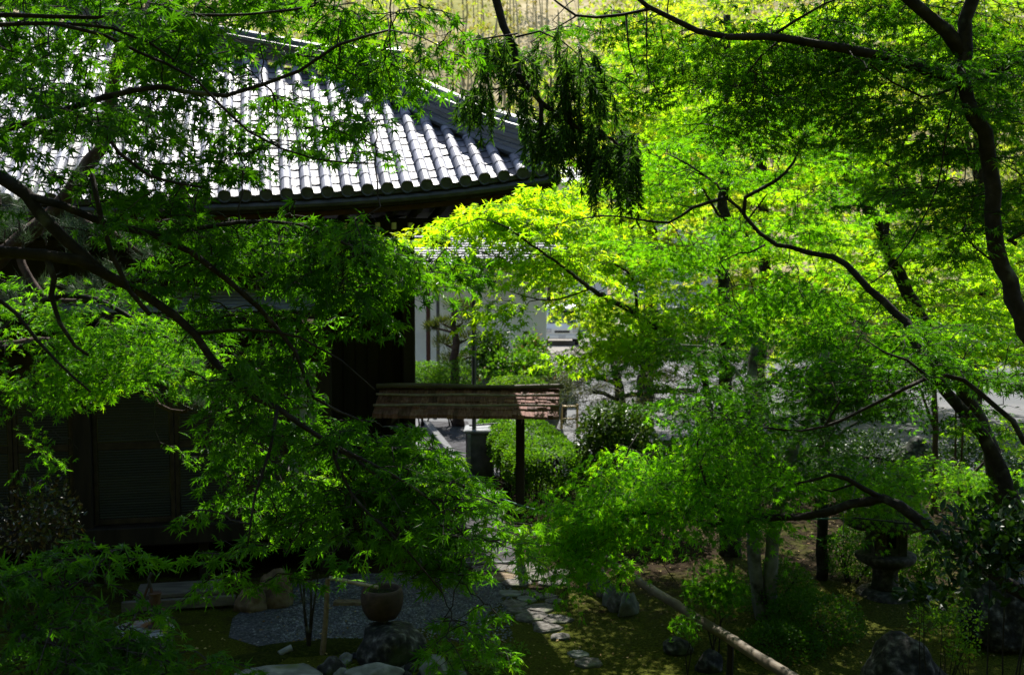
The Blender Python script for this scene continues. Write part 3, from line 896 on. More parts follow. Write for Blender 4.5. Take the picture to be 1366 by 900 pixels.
def gate():
    a, c = W(507, 516, 15.25), W(746, 517, 15.15)
    t = thing('roofed_gate', 'small garden gate under a brown bark shingle roof', 'gate', ((a[0] + c[0]) / 2, 15.2, 0))
    ex = nrm(c - a); ex[2] = 0; ex = nrm(ex)
    ey = np.array((-ex[1], ex[0], 0))
    L = np.linalg.norm((c - a)[:2])
    zr = 2.42
    o = np.array((a[0], a[1], 0))
    def gp_(u, v, z):
        return o + ex * u + ey * v + EZ * z
    r = np.random.default_rng(4)
    roof_root = None
    q = MB()
    for side in (-1, 1):
        hw = .66 if side < 0 else .36
        for row in range(4):
            u = .0
            while u < L - .02:
                w = r.uniform(.04, .14)
                u2 = min(u + w, L)
                v0 = hw * (1 - row / 4) + r.uniform(-.012, .012); v1 = hw * (1 - (row + 1) / 4) - .06
                z = lambda v: zr - .05 - .42 * v
                lift = .010 + r.uniform(0, .022) * (r.random() < .4)
                p = [gp_(u, side * v0, z(v0) + lift + .01), gp_(u2 - .004, side * v0, z(v0) + lift + r.uniform(0, .012)), gp_(u2 - .004, side * v1, z(v1) + .004), gp_(u, side * v1, z(v1) + .004),
                     gp_(u, side * v0, z(v0) - .02), gp_(u2 - .004, side * v0, z(v0) - .02)]
                q.add(p, [(0, 1, 2, 3), (4, 5, 1, 0)] if side < 0 else [(3, 2, 1, 0), (0, 1, 5, 4)], 0, r.random())
                u = u2
        q.add([gp_(0, side * (hw - .02), zr - .05 - .42 * hw - .015), gp_(L, side * (hw - .02), zr - .05 - .42 * hw - .015), gp_(L, 0, zr - .075), gp_(0, 0, zr - .075)], [(0, 1, 2, 3)], 1)
    roof = q.build('roof', [MT['cedar_bark'], MT['wood_dark']], t)
    q = MB(); q.tube([gp_(u, 0, zr + .012 * sin(u * 3)) for u in np.linspace(-.05, L + .06, 12)], .034, 8); q.build('ridge_pole', MT['wood_grey'], roof)
    for side in (-1, 1):
        for v in ((.22, .47) if side < 0 else (.2,)):
            q = MB(); q.tube([gp_(u, side * v, zr - .05 - .42 * v + .052 + .006 * sin(u * 5 + v * 9)) for u in np.linspace(-.02, L + .01, 16)], .017, 6)
            q.build('batten', MT['batten'], roof)
        q = MB(); q.bar(gp_(-.02, side * (hw - .10), 2.30 - .42 * (hw - .1) - .04), gp_(L + .0, side * (hw - .10), 2.30 - .42 * (hw - .1) - .04), .07, .08, bev=.008); q.build('eave_beam', MT['wood_dark'], t)
    q = MB(); q.bar(gp_(-.02, 0, 2.13), gp_(L, 0, 2.13), .11, .13, bev=.01); q.build('head_beam', MT['wood_dark'], t)
    for px in (527, 694):
        pb = W(px, 750, 15.2)
        u = (pb - o) @ ex
        q = MB(); q.box(gp_(u, 0, 1.04), (.12, .12, 2.08), (ex, ey, EZ), bev=.012); q.build('post', MT['wood_dark'], t)
        q = MB(); q.bar(gp_(u, -.5, 2.0), gp_(u, .3, 2.0), .07, .08, bev=.01); q.build('bracket_arm', MT['wood_dark'], t)
    return o, ex, ey, L
GO, GX, GY, GL = gate()

def slat_fence():
    a = W(470, 700, 15.5); c = W(524, 700, 15.4)
    t = thing('slat_fence', 'dark vertical slat fence joining the gate to the hall', 'fence', (a[0], a[1], 0))
    x = nrm((c - a) * (1, 1, 0)); L = np.linalg.norm((c - a)[:2])
    o = np.array((a[0], a[1], 0))
    q = MB()
    for u in np.arange(0, L, .07):
        q.box(o + x * u + EZ * .85, (.045, .03, 1.7), (x, np.cross(EZ, x), EZ))
    q.build('slat', MT['wood_dark'], t)
    q = MB()
    for z in (.3, 1.0, 1.55):
        q.bar(o + EZ * z + np.cross(EZ, x) * .035, o + x * L + EZ * z + np.cross(EZ, x) * .035, .03, .06)
    q.build('rail', MT['wood_dark'], t)
slat_fence()

def poles():
    for (px, py, d, top, r, mat, nm, lb) in (
        (571, 640, 31.0, 4.05, .062, 'wood_red', 'timber_post', 'slim reddish brown post beside the white storehouse wall'),
        (584, 640, 31.4, 4.05, .050, 'metal', 'metal_pole', 'slim grey pole just right of the reddish brown post'),
        (632, 590, 20.9, 4.75, .042, 'metal', 'metal_pole', 'tall dark pole rising behind the bark roofed gate')):
        x = (px - 683) / FPX * d
        q = MB()
        q.lathe([(r * 2.2, 0), (r * 2.2, .04), (r * 1.2, .06), (r, .12), (r * .95, top - .06), (r * 1.15, top - .05), (r * 1.15, top)], (x, d, 0), 12)
        tag(q.build(nm, MT[mat]), lb, 'pole')
poles()

def pillar():
    c = G(640, 640)
    t = thing('concrete_pillar', 'squat grey concrete pillar at the foot of the hedge', 'pillar', c)
    q = MB(); q.box((c[0], c[1] + .3, .44), (.52, .6, .88), bev=.02); q.build('shaft', MT['concrete_dark'], t)
    q = MB(); q.box((c[0], c[1] + .3, .91), (.60, .68, .07), bev=.02); q.build('cap', MT['concrete'], t)
    q = MB(); q.box((c[0] - .20, c[1] - .03, .46), (.07, .06, .84), bev=.008); q.build('strip', MT['concrete'], t)
    q = MB(); q.bar((c[0] - .2, c[1] + .2, 1.0), (c[0] + .5, c[1] + .5, 1.0), .03, .03); q.bar((c[0] - .2, c[1] + .2, .95), (c[0] - .2, c[1] + .2, 1.0), .03, .03); q.bar((c[0] + .2, c[1] + .37, .93), (c[0] + .2, c[1] + .37, 1.0), .03, .03)
    q.build('rail', MT['metal'], t)
pillar()
# low pale wall beyond the path
q = MB(); wa, wb = G(560, 566), G(628, 566)
q.box((-1.9, 29.5, .3), (2.6, .3, .6), bev=.03)
tag(q.build('low_wall', MT['concrete']), 'low pale concrete wall at the far end of the paved path', 'wall')

# ================================================================== VEHICLE AND FAR THINGS
def van():
    d = 52.0
    cx = (750 - 683) / FPX * d
    t = thing('van', 'small white van parked facing the garden on the driveway', 'van', (cx, d + 1.6, 0.0))
    w, L, H = 1.6, 3.4, 1.9
    prof = [(0, .32), (0, .80), (.10, .98), (.62, 1.72), (.85, 1.86), (1.6, 1.90), (3.2, 1.84), (3.38, 1.6), (3.4, .32)]
    b = MB()
    n = len(prof)
    v = []
    for (sx, ins) in ((-1, .06), (-1, 0), (1, 0), (1, .06)):
        for y, z in prof:
            k = .12 * max(0, (z - 1.0)) / .9
            v.append((cx + sx * (w / 2 - k - ins), d + y + (ins * .5 if y < 1 else -ins * .5), z - ins * (z > 1)))
    f = []
    for r_ in range(3):
        for k in range(n):
            f.append((r_ * n + k, r_ * n + (k + 1) % n, (r_ + 1) * n + (k + 1) % n, (r_ + 1) * n + k))
    b.add(v, f + [tuple(range(n - 1, -1, -1)), tuple(range(3 * n, 4 * n))])
    b.build('body', MT['white_paint'], t)
    q = MB()
    q.add([(cx - .66, d + .13, 1.03), (cx + .66, d + .13, 1.03), (cx + .6, d + .585, 1.69), (cx - .6, d + .585, 1.69)], [(0, 1, 2, 3)])
    q.build('windscreen', surf('windscreen_glass', [(.3, (.05, .06, .065)), (.7, (.09, .10, .11))], 2, .08, .8, 0), t)  # glass colour lightened bluish to mimic reflected sky
    for s in (-1, 1):
        q = MB()
        x = cx + s * (w / 2 + .004)
        kx = .10 * s
        q.add([(x - s * .01, d + .55, 1.08), (x - s * .01, d + 3.2, 1.08), (x - kx, d + 3.15, 1.66), (x - kx, d + .9, 1.66)], [(0, 1, 2, 3)])
        q.build('side_window', MT['glass'], t)
        q = MB(); q.box((cx + s * .62, d - .01, .72), (.26, .05, .17), bev=.02); q.build('headlight', MT['lamp'], t)
        for y in (.65, 2.75):
            q = MB(); q.lathe([(.12, -.09), (.27, -.09), (.29, -.06), (.29, .06), (.27, .09), (.12, .09)], (cx + s * (w / 2 - .08), d + y, .29), 18, 0, ((0, 1, 0), (0, 0, 1), (1, 0, 0)))
            wh = q.build('wheel', MT['tyre'], t)
        q = MB(); q.box((cx + s * (w / 2 + .1), d + .5, 1.12), (.12, .06, .2), bev=.02); q.build('mirror', MT['tyre'], t)
    q = MB(); q.box((cx, d - .02, .42), (1.5, .08, .2), bev=.03); q.build('bumper', MT['white_paint'], t)
    q = MB(); q.box((cx, d - .015, .66), (.7, .03, .09), bev=.01); q.build('grille', MT['tyre'], t)
    q = MB(); q.box((cx, d - .07, .42), (.33, .015, .15)); q.build('number_plate', MT['lamp'], t)
van()

def far_house(px, py, d, w, h, lb, roofmat):
    c = W(px, py, d)
    zb = hill_z(c[0], d) - .5 if d > 78 else 0
    t = thing('house', lb, 'house', (c[0], d, zb))
    q = MB(); q.box((c[0], d + 2.5, (zb + c[2]) / 2), (w, 5, c[2] - zb)); wl = q.build('wall', MT['plaster'], t)
    q = MB()
    x0, x1 = c[0] - w / 2 - .5, c[0] + w / 2 + .5
    for k in range(6):
        y0, y1 = d - .6 + .55 * k, d - .6 + .55 * (k + 1) + .03
        z0, z1 = c[2] + h * k / 6, c[2] + h * (k + 1) / 6
        q.add([(x0, y0, z0 + .06), (x1, y0, z0 + .06), (x1, y1, z1 + .02), (x0, y1, z1 + .02), (x0, y0, z0), (x1, y0, z0)], [(0, 1, 2, 3), (4, 5, 1, 0)])
    q.add([(x0, d + 2.7, c[2] + h), (x1, d + 2.7, c[2] + h), (x1, d + 6, c[2]), (x0, d + 6, c[2])], [(0, 1, 2, 3)])
    q.add([(x0 + .4, d + .01, c[2]), (x1 - .4, d + .01, c[2]), (x1 - .4, d + 2.7, c[2] + h - .05), (x0 + .4, d + 2.7, c[2] + h - .05)], [(3, 2, 1, 0)])
    for x in (x0 + .5, x1 - .5):
        q.add([(x, d, c[2]), (x, d + 5, c[2]), (x, d + 2.7, c[2] + h)], [(0, 1, 2)], 0)
    q.build('roof', roofmat, t)
    for s in (-.25, .25):
        q = MB(); q.box((c[0] + s * w, d - .02, c[2] - 1.2), (1.0, .06, 1.0)); q.build('window', MT['glass'], t)
far_house(786, 246, 66, 2.2, 1.2, 'small house with white sunlit roof beyond the eave corner', MT['white_paint'])
far_house(900, 262, 70, 5.5, 1.5, 'far house with grey tiled roof seen through lime green leaves', MT['tile_far'])

# yellow bar of the car park
t = thing('barrier', 'yellow tube barrier beside the road behind the gate', 'barrier', G(745, 575))
ba, bb = G(728, 572), G(770, 572)
q = MB(); q.tube([(ba[0], ba[1], .55), (bb[0], bb[1], .55)], .025, 8); q.tube([(ba[0], ba[1], .25), (bb[0], bb[1], .25)], .02, 8); q.build('rail', MT['yellow_paint'], t)
for p in (ba, bb, (ba + bb) / 2):
    q = MB(); q.tube([(p[0], p[1], 0), (p[0], p[1], .6)], .03, 8); q.build('post', MT['yellow_paint'], t)

# ================================================================== ROCKS AND GARDEN OBJECTS
def rock(name, label, cat, c, size, seed, mat, rotz=0.0, group=None, flat=.0, cut=.35):
    bm = bmesh.new()
    bmesh.ops.create_icosphere(bm, subdivisions=4, radius=1)
    off = Vector((seed * 7.31, seed * 3.7, seed * 1.9))
    R = Matrix.Rotation(rotz, 3, 'Z')
    rr = random.Random(seed)
    planes = [(Vector((rr.uniform(-1, 1), rr.uniform(-1, 1), rr.uniform(-.2, 1))).normalized(), rr.uniform(.62, .9)) for _ in range(7)]
    for v in bm.verts:
        p = v.co.copy()
        for nn, dd in planes:
            e = p.dot(nn) - dd
            if e > 0:
                p -= nn * e * .85
        p *= 1 + .16 * noise.noise(p * 1.6 + off) + .07 * noise.noise(p * 4.1 + off) + .03 * noise.noise(p * 10 + off)
        if p.z < -cut:
            p.z = -cut
        if flat and p.z > flat:
            p.z = flat + (p.z - flat) * .25
        q = R @ Vector((p.x * size[0] / 2, p.y * size[1] / 2, (p.z + cut) * size[2] / (1 + cut)))
        v.co = q
    me = bpy.data.meshes.new(name)
    bm.to_mesh(me); bm.free()
    for pl in me.polygons:
        pl.use_smooth = True
    me.materials.append(MT[mat])
    o = bpy.data.objects.new(name, me)
    o.location = tuple(float(k) for k in c)
    COL.objects.link(o)
    return tag(o, label, cat, group)

def GR(px, py):
    p = G(px, py); p[2] = gz(p[0], p[1]) - .01
    return p

rock('boulder', 'dark speckled boulder at the bottom right below the stone lantern', 'rock', GR(1208, 925), (.85, .75, .62), 3, 'rock', .4)
rock('boulder', 'large shaded boulder among broad leaves right of the lantern', 'rock', GR(1335, 860), (1.0, .9, .95), 5, 'rock', 1.1)
rock('boulder', 'rough upright rock carrying the brown basin', 'rock', GR(520, 880), (.74, .62, .52), 8, 'rock', .2, None, .55)
rock('slab_stone', 'broad flat grey slab at the bottom edge under the maple', 'rock', GR(362, 915), (.95, .8, .22), 9, 'rock_pale', .5, None, .2)
rock('garden_stone', 'rounded greenish stone at the foot of the basin', 'rock', GR(497, 905), (.62, .35, .2), 12, 'rock_pale', .1)
rock('garden_stone', 'angular pale stone half hidden by herbs below the basin', 'rock', GR(580, 900), (.32, .3, .22), 13, 'rock_pale', .9)
rock('garden_stone', 'small grey stone between the slab and the greenish stone', 'rock', GR(440, 898), (.3, .25, .18), 14, 'rock', .3)
rock('garden_stone', 'tan split stone in the corner under the hall floor', 'rock', GR(368, 806), (.42, .4, .50), 17, 'rock_tan', .7)
rock('garden_stone', 'low tan stone leaning on the taller tan stone', 'rock', GR(335, 812), (.4, .32, .30), 18, 'rock_tan', .2)
rock('garden_stone', 'mossy stone in the dark bottom left corner', 'rock', GR(50, 872), (.6, .5, .34), 19, 'rock', .2)
rock('garden_stone', 'small round stone below the bamboo rail', 'rock', GR(946, 893), (.28, .25, .22), 21, 'rock', .2)
rock('garden_stone', 'weathered grey stone half sunk beside the bamboo rail', 'rock', GR(905, 872), (.32, .3, .16), 22, 'rock', .6)
rock('standing_stone', 'pale upright stone behind the right end of the gate roof', 'rock', (W(735, 500, 27)[0], 27, 0), (.55, .5, 1.75), 23, 'rock_pale', .2, None, 0, .9)
rock('garden_rock', 'dark rounded rock beside the road between the thin trunks', 'rock', (W(1220, 600, 20)[0], 20.0, 0), (1.0, .8, 1.0), 24, 'rock', .3)
# pebbles and small stones round the basin
for k, (px, py, s) in enumerate(((455, 905, .16), (548, 894, .13), (560, 884, .11), (535, 890, .10), (590, 872, .12), (572, 868, .10), (462, 882, .14), (476, 876, .1), (545, 905, .12), (612, 905, .16), (566, 902, .12), (552, 876, .09))):
    rock('cobble', 'small grey cobble in the loose ring round the basin rock', 'stone', GR(px, py), (s * 1.2, s, s * .75), 40 + k, 'rock' if k % 3 else 'rock_pale', k, 'cobbles round the basin')
# edging stones of the moss bed
ed = [(786, 772), (796, 783), (806, 794), (815, 806), (826, 814), (838, 820), (778, 760), (770, 750)]
edl = ['topmost pale lump', 'tall lichen stone', 'mossy stone', 'broad dark stone', 'split grey stone', 'last chunky grey stone', 'shaded stone', 'small shaded stone']
for k, (px, py) in enumerate(ed):
    rock('edging_stone', ('edging stone below the bamboo rail, %s in the row' % ['third from the far end', 'fourth from the far end', 'fifth from the far end', 'third from the near end', 'second from the near end', 'nearest one', 'second from the far end', 'farthest one'][k]), 'stone', GR(px, py),
         (.24 + .05 * (k % 3), .22, .24 + .04 * (k % 2)), 60 + k, 'rock_pale' if k % 2 else 'granite', k * .8, 'edging stones of the moss bed')
# stepping stones of the old path
ST = [(655, 757, .55, .2), (700, 757, .62, .2), (665, 770, .5, .22), (712, 770, .5, .22), (748, 765, .4, .16), (690, 778, .42, .2), (738, 778, .36, .2),
      (680, 792, .3, .2), (704, 791, .3, .2), (702, 800, .26, .24), (728, 796, .3, .2), (686, 806, .38, .3), (738, 802, .24, .14), (692, 815, .3, .26),
      (722, 812, .42, .18), (712, 824, .42, .26), (742, 826, .40, .22), (733, 838, .36, .24), (722, 833, .2, .2), (748, 850, .26, .22), (772, 873, .24, .22), (784, 885, .3, .2)]
SL = ['first left flag behind the gravel corner', 'wide flag against the gate post', 'reddish flag touching the gravel', 'grey flag below the wide one', 'flag nearest the moss bank by the post',
      'worn flag at the gravel tip', 'dark thin flag toward the moss', 'white speck flag', 'small flag above the white stone', 'bright white stone', 'dark narrow stone right of the white one',
      'long flag along the gravel edge', 'small pebble flag in the moss', 'rough flag below the long one', 'flat grey flag left of the open moss', 'pale pitted flag', 'dark cracked flag', 'low flag below the pitted one',
      'wedge stone between two flags', 'lone low flag in moss', 'bright pale stone at the bottom', 'half buried stone at the bottom edge']
def flag(k, px, py, w, h):
    r = random.Random(100 + k)
    c = GR(px, py)
    n = 7
    b = MB()
    pts, top = [], []
    for i in range(n):
        a = 2 * pi * (i + r.uniform(-.22, .22)) / n
        rr = r.uniform(.86, 1.2)
        pts.append((w / 2 * cos(a) * rr, (w * .42) * sin(a) * rr))
    hh = .024 + r.uniform(0, .016)
    v = [(x, y, -.03) for x, y in pts] + [(x, y, hh - .015) for x, y in pts] + [(x * .95, y * .95, hh + r.uniform(-.004, .004)) for x, y in pts] + [(x * .45, y * .45, hh + r.uniform(-.004, .010)) for x, y in pts] + [(0, 0, hh + .004)]
    f = []
    for q in range(3):
        f += [(q * n + i, q * n + (i + 1) % n, (q + 1) * n + (i + 1) % n, (q + 1) * n + i) for i in range(n)]
    f += [(3 * n + i, 3 * n + (i + 1) % n, 4 * n) for i in range(n)]
    b.add(v, f)
    m = 'rock_pale' if k in (9, 20, 7) else ('rock_tan' if k == 2 else 'granite')
    o = b.build('stepping_stone', MT[m])
    o.location = tuple(float(q) for q in c)
    o.rotation_euler = (0, 0, r.uniform(-.4, .4))
    tag(o, 'stepping stone path, ' + SL[k], 'stepping stone', 'stepping stones leading to the gate')
for k, a in enumerate(ST):
    flag(k, *a)

# basin, bamboo spout and its stake
def basin():
    c = W(510, 832, 11.55)
    c[2] = .40
    t = thing('water_basin', 'round brown stone water basin on the upright rock', 'basin', c)
    q = MB()
    q.lathe([(.10, 0), (.155, .02), (.20, .09), (.222, .18), (.222, .25), (.212, .30), (.20, .325), (.178, .325), (.170, .30), (.165, .22), (.02, .20)], c, 36)
    q.build('bowl', MT['clay'], t, True)
    q = MB(); q.lathe([(.001, .262), (.168, .262), (.168, .268), (.001, .268)], c, 28); q.build('water', MT['water'], t)
    p0, p1 = W(440, 770, 11.7), W(504, 783, 11.5)
    q = MB()
    path = [p0 + (p1 - p0) * a for a in np.linspace(0, 1, 16)]
    q.tube(path, [.020 * (1.12 if k % 5 == 0 else 1) for k in range(16)], 10)
    tag(q.build('bamboo_spout', MT['bamboo'], None, True), 'pale bamboo pipe reaching over the rim of the basin', 'pipe')
    b0 = GR(430, 872); q = MB()
    s0 = W(437, 774, 11.7)
    q.tube([b0, (b0 * .5 + s0 * .5) + (.01, 0, 0), s0 + (0, 0, .02)], [.032, .028, .026], 8)
    tag(q.build('stake', MT['wood_tan']), 'thin tan stake carrying the bamboo pipe', 'stake')
basin()

def well():
    c = GR(192, 880); c[2] = 0
    c = np.array((W(190, 850, 11.1)[0], 11.1, 0))
    t = thing('well', 'round well with rusty sheet lid and iron hand pump', 'well', c)
    q = MB(); q.lathe([(.28, 0), (.29, .05), (.29, .36), (.28, .40)], c, 32); q.build('curb', MT['concrete_dark'], t)
    q = MB(); q.lathe([(.31, .402), (.315, .41), (.315, .43), (.30, .44), (.001, .45)], c, 32); q.bar(c + (-.02, -.3, .452), c + (.02, .3, .452), .06, .02)
    q.build('lid', MT['lid'], t)
    pc = c + np.array((.12, .05, .44))
    q = MB()
    q.lathe([(.075, 0), (.075, .02), (.045, .04), (.045, .24), (.058, .25), (.058, .34), (.066, .345), (.066, .36), (.04, .36)], pc, 20)
    pump = q.build('hand_pump', MT['rust'], t)
    q = MB(); q.tube([pc + (.03, -.02, .2), pc + (.09, -.05, .2), pc + (.115, -.065, .15)], [.025, .024, .026], 10); q.build('spout', MT['rust'], pump)
    q = MB(); q.lathe([(.02, 0), (.035, .02), (.038, .05), (.02, .075)], pc + (.115, -.065, .08), 12); q.build('spout_cloth', MT['lamp'], pump)
    q = MB(); q.tube([pc + (-.03, 0, .36), pc + (-.06, 0, .50), pc + (-.03, 0, .56), pc + (.0, 0, .55)], [.016, .016, .02, .018], 8)
    q.tube([pc + (-.05, 0, .47), pc + (-.13, -.02, .25), pc + (-.22, -.04, .06), pc + (-.28, -.05, .02)], [.014, .013, .012, .014], 8)
    q.build('handle', MT['rust'], pump)
well()

# short drain pipe in the gravel
q = MB(); a = GR(380, 872); q.tube([a + (-.05, -.05, .03), a + (.03, .0, .06), a + (.07, .02, .07)], [.035, .035, .04], 12)
tag(q.build('drain_pipe', MT['concrete']), 'short pale pipe end lying at the gravel edge', 'pipe')
q = MB(); a = GR(470, 806); q.box(a + (0, 0, .03), (.45, .12, .06), bev=.01); tag(q.build('timber_offcut', MT['wood_tan']), 'tan wooden offcut on the gravel behind the basin', 'timber')

def lantern():
    base = np.array((W(1180, 800, 13.4)[0], 13.4, 0)); base[2] = gz(base[0], base[1]) - .11
    t = thing('stone_lantern', 'squat stone lantern with a wide mushroom cap in deep shade', 'lantern', base)
    def lz(prof, n, nm, wob=None):
        q = MB(); q.lathe(prof, base, n, 0, None, .5, wob); return q.build(nm, MT['lantern'], t, n > 12)
    lz([(.36, -.02), (.36, .12), (.30, .18), (.20, .20)], 24, 'plinth', .04)
    lz([(.17, .18), (.15, .3), (.15, .42), (.19, .48)], 20, 'shaft', .04)
    lz([(.19, .47), (.33, .54), (.36, .58), (.36, .62), (.30, .64)], 24, 'platform', .03)
    q = MB()
    for (dx, dy, sx, sy) in ((-.14, 0, .11, .40), (.14, 0, .11, .40), (0, .14, .17, .11)):
        q.box(base + (dx, dy, .81), (sx, sy, .35), bev=.01)
    q.box(base + (0, -.17, .69), (.17, .06, .10)); q.box(base + (0, -.17, .95), (.17, .06, .07))
    q.box(base + (-.07, -.17, .82), (.03, .06, .16)); q.box(base + (.07, -.17, .82), (.03, .06, .16))
    q.build('firebox', MT['lantern'], t)
    lz([(.30, .985), (.52, 1.0), (.55, 1.05), (.50, 1.16), (.36, 1.30), (.20, 1.38), (.08, 1.40)], 28, 'cap', .07)
    lz([(.09, 1.39), (.12, 1.43), (.12, 1.49), (.07, 1.55), (.01, 1.60)], 16, 'finial', .03)
lantern()

def rail():
    a, c = G(1075, 915, .42), G(772, 722, .50)
    t = thing('bamboo_rail', 'long weathered bamboo pole rail on low posts beside the moss path', 'rail', (a + c) / 2 * (1, 1, 0))
    q = MB()
    m = 60
    pts = [a + (c - a) * k / (m - 1) + np.array((.0, .0, -.012 * sin(pi * k / (m - 1)) + .004 * sin(k * .5))) for k in range(m)]
    q.tube(pts, [.053 * (1.10 if k % 7 == 0 else 1.0) * (1 - .15 * k / m) for k in range(m)], 12)
    q.build('pole', MT['log'], t, True)
    for (px, py) in ((850, 806), (1005, 905), (776, 752)):
        b0 = G(px, py)
        k = min(range(m), key=lambda i: np.linalg.norm(pts[i][:2] - b0[:2]))
        p = pts[k]
        q = MB(); q.tube([(p[0], p[1], gz(p[0], p[1]) - .1), (p[0] + .01, p[1], p[2] - .04)], [.036, .033], 9); q.build('post', MT['wood_dark'], t)
rail()

def rope():
    a = W(655, 660, 15.1); m1 = W(722, 682, 14.6); m2 = W(830, 699, 14.2); m3 = W(955, 697, 14.0)
    q = MB(); q.tube([a, (a + m1) / 2 + (0, 0, -.01), m1, m2, (m2 + m3) / 2 + (0, 0, -.02), m3, W(1140, 690, 13.2)], .011, 6)
    tag(q.build('rope', MT['rope']), 'thin teal rope strung from the gate post across the garden', 'rope')
    q = MB(); q.tube([W(1140, 690, 11.5), W(1250, 702, 11.3), W(1400, 718, 11)], .009, 6)
    tag(q.build('wire', MT['rope_dark']), 'dark thin wire running past the stone lantern to the right', 'wire')
rope()

def low_fence():
    t = thing('bamboo_fence', 'low dark bamboo fence on the moss bank right of the gate', 'fence', G(735, 745))
    a, c = G(702, 742), G(800, 738)
    for z in (.14, .34):
        q = MB(); q.tube([a + EZ * z, c + EZ * z], .018, 8); q.build('rail', MT['log'], t)
    for k in np.linspace(0.05, .95, 6):
        p = a + (c - a) * k
        q = MB(); q.tube([p, p + EZ * .42], .018, 8); q.build('post', MT['log'], t)
low_fence()

# ================================================================== FOLIAGE
def densify(pts, step=.12):
    P = [np.asarray(p, float) for p in pts]
    out = []
    n = len(P)
    for i in range(n - 1):
        p0, p1, p2, p3 = P[max(i - 1, 0)], P[i], P[i + 1], P[min(i + 2, n - 1)]
        m = max(1, int(np.linalg.norm(p2 - p1) / step))
        for k in range(m):
            t = k / m
            out.append(.5 * (2 * p1 + (p2 - p0) * t + (2 * p0 - 5 * p1 + 4 * p2 - p3) * t * t + (3 * p1 - p0 - 3 * p2 + p3) * t ** 3))
    out.append(P[-1])
    return np.array(out)

def limb_mesh(pts, r0, r1, rng, n=9, wob=.05):
    P = densify(pts)
    m = len(P)
    P[1:-1] += rng.normal(0, r0 * .10, (max(m - 2, 0), 3))
    R = r0 + (r1 - r0) * np.linspace(0, 1, m) ** .9
    b = MB(); b.tube(P, R, n, 0, True, .5, wob, rng)
    return b, P

UP = np.array((0, 0, 1.0))
def make_sprays(b, bases, dirs, L, Wd, nl, size, kind, rng, droop=.25, tilt=.55, twig_r=.0035, lit=0.0, hang=.35):
    """flat fans of leaves on a drooping twig; leaves go in slot 0, twigs in slot 1"""
    Nn = len(bases)
    if Nn == 0:
        return
    dirs = nrm(dirs)
    side = nrm(np.cross(dirs, UP) + 1e-6)
    Ls = L * rng.uniform(.7, 1.25, Nn); Ws = Wd * rng.uniform(.7, 1.25, Nn)
    u = rng.uniform(.05, 1.0, (Nn, nl)) ** .8
    v = rng.uniform(-1, 1, (Nn, nl)) * np.sin(np.clip(u, .05, 1) ** .75 * 2.6)
    dz = -droop * (u * Ls[:, None]) ** 2 / L - droop * .7 * np.abs(v * Ws[:, None]) ** 1.6 / Wd ** .6 + rng.normal(0, .012 * L / .4, (Nn, nl))
    pos = bases[:, None] + dirs[:, None] * (u * Ls[:, None])[..., None] + side[:, None] * (v * Ws[:, None])[..., None]
    pos[..., 2] += dz
    ld = dirs[:, None] * .6 + side[:, None] * (v * 1.1)[..., None] + rng.normal(0, .45, pos.shape) + np.array((0, 0, -hang))
    nn = UP + rng.normal(0, tilt, pos.shape) + dirs[:, None] * .25
    rnd = np.clip(rng.normal(.45, .22, (Nn, nl)) + rng.normal(0, .13, (Nn, 1)) + lit, 0, 1)  # leaf tone shifted per region, painting in sun and shade
    sz = size * rng.uniform(.65, 1.2, Nn * nl)
    b.leaves(kind, pos.reshape(-1, 3), ld.reshape(-1, 3), nn.reshape(-1, 3), sz, 0, rnd.ravel(), rng)
    if twig_r > 0:
        for i in range(Nn):
            a = np.linspace(0, 1, 5)
            P = bases[i] + dirs[i] * (a * Ls[i])[:, None]
            P[:, 2] -= droop * (a * Ls[i]) ** 2 / L
            b.tube(P, twig_r * np.array((1, .8, .65, .5, .3)), 3, 1, False)
            for k in (1, 2, 3):
                sg = 1 if (i + k) % 2 else -1
                e = P[k] + dirs[i] * Ls[i] * .2 + side[i] * sg * Ws[i] * .8
                e[2] -= droop * .6 * Ws[i]
                b.tube([P[k], P[k] * .5 + e * .5 + (0, 0, .012), e], [twig_r * .6, twig_r * .45, twig_r * .25], 3, 1, False)

def region_pts(ell, rng):
    if isinstance(ell[0], (list, tuple)):
        poly, gap, _, _, d0, d1, n = ell
        xs, ys = [p[0] for p in poly], [p[1] for p in poly]
        out = []
        tries = 0
        while len(out) < n and tries < 60 * n + 100:
            tries += 1
            x, y = rng.uniform(min(xs), max(xs)), rng.uniform(min(ys), max(ys))
            ins = False
            for i in range(len(poly)):
                (x1, y1), (x2, y2) = poly[i], poly[i - 1]
                if (y1 > y) != (y2 > y) and x < (x2 - x1) * (y - y1) / (y2 - y1) + x1:
                    ins = not ins
            if ins and noise.noise(Vector((x / 55, y / 38, 3.3))) > gap:
                out.append(W(x, y, rng.uniform(d0, d1)))
        return np.array(out)
    cx, cy, rx, ry, d0, d1, n = ell
    r = np.sqrt(rng.random(n)); a = rng.random(n) * 2 * pi
    return np.array([W(cx + rx * q * cos(t), cy + ry * q * sin(t), rng.uniform(d0, d1)) for q, t in zip(r, a)]) if n else np.zeros((0, 3))

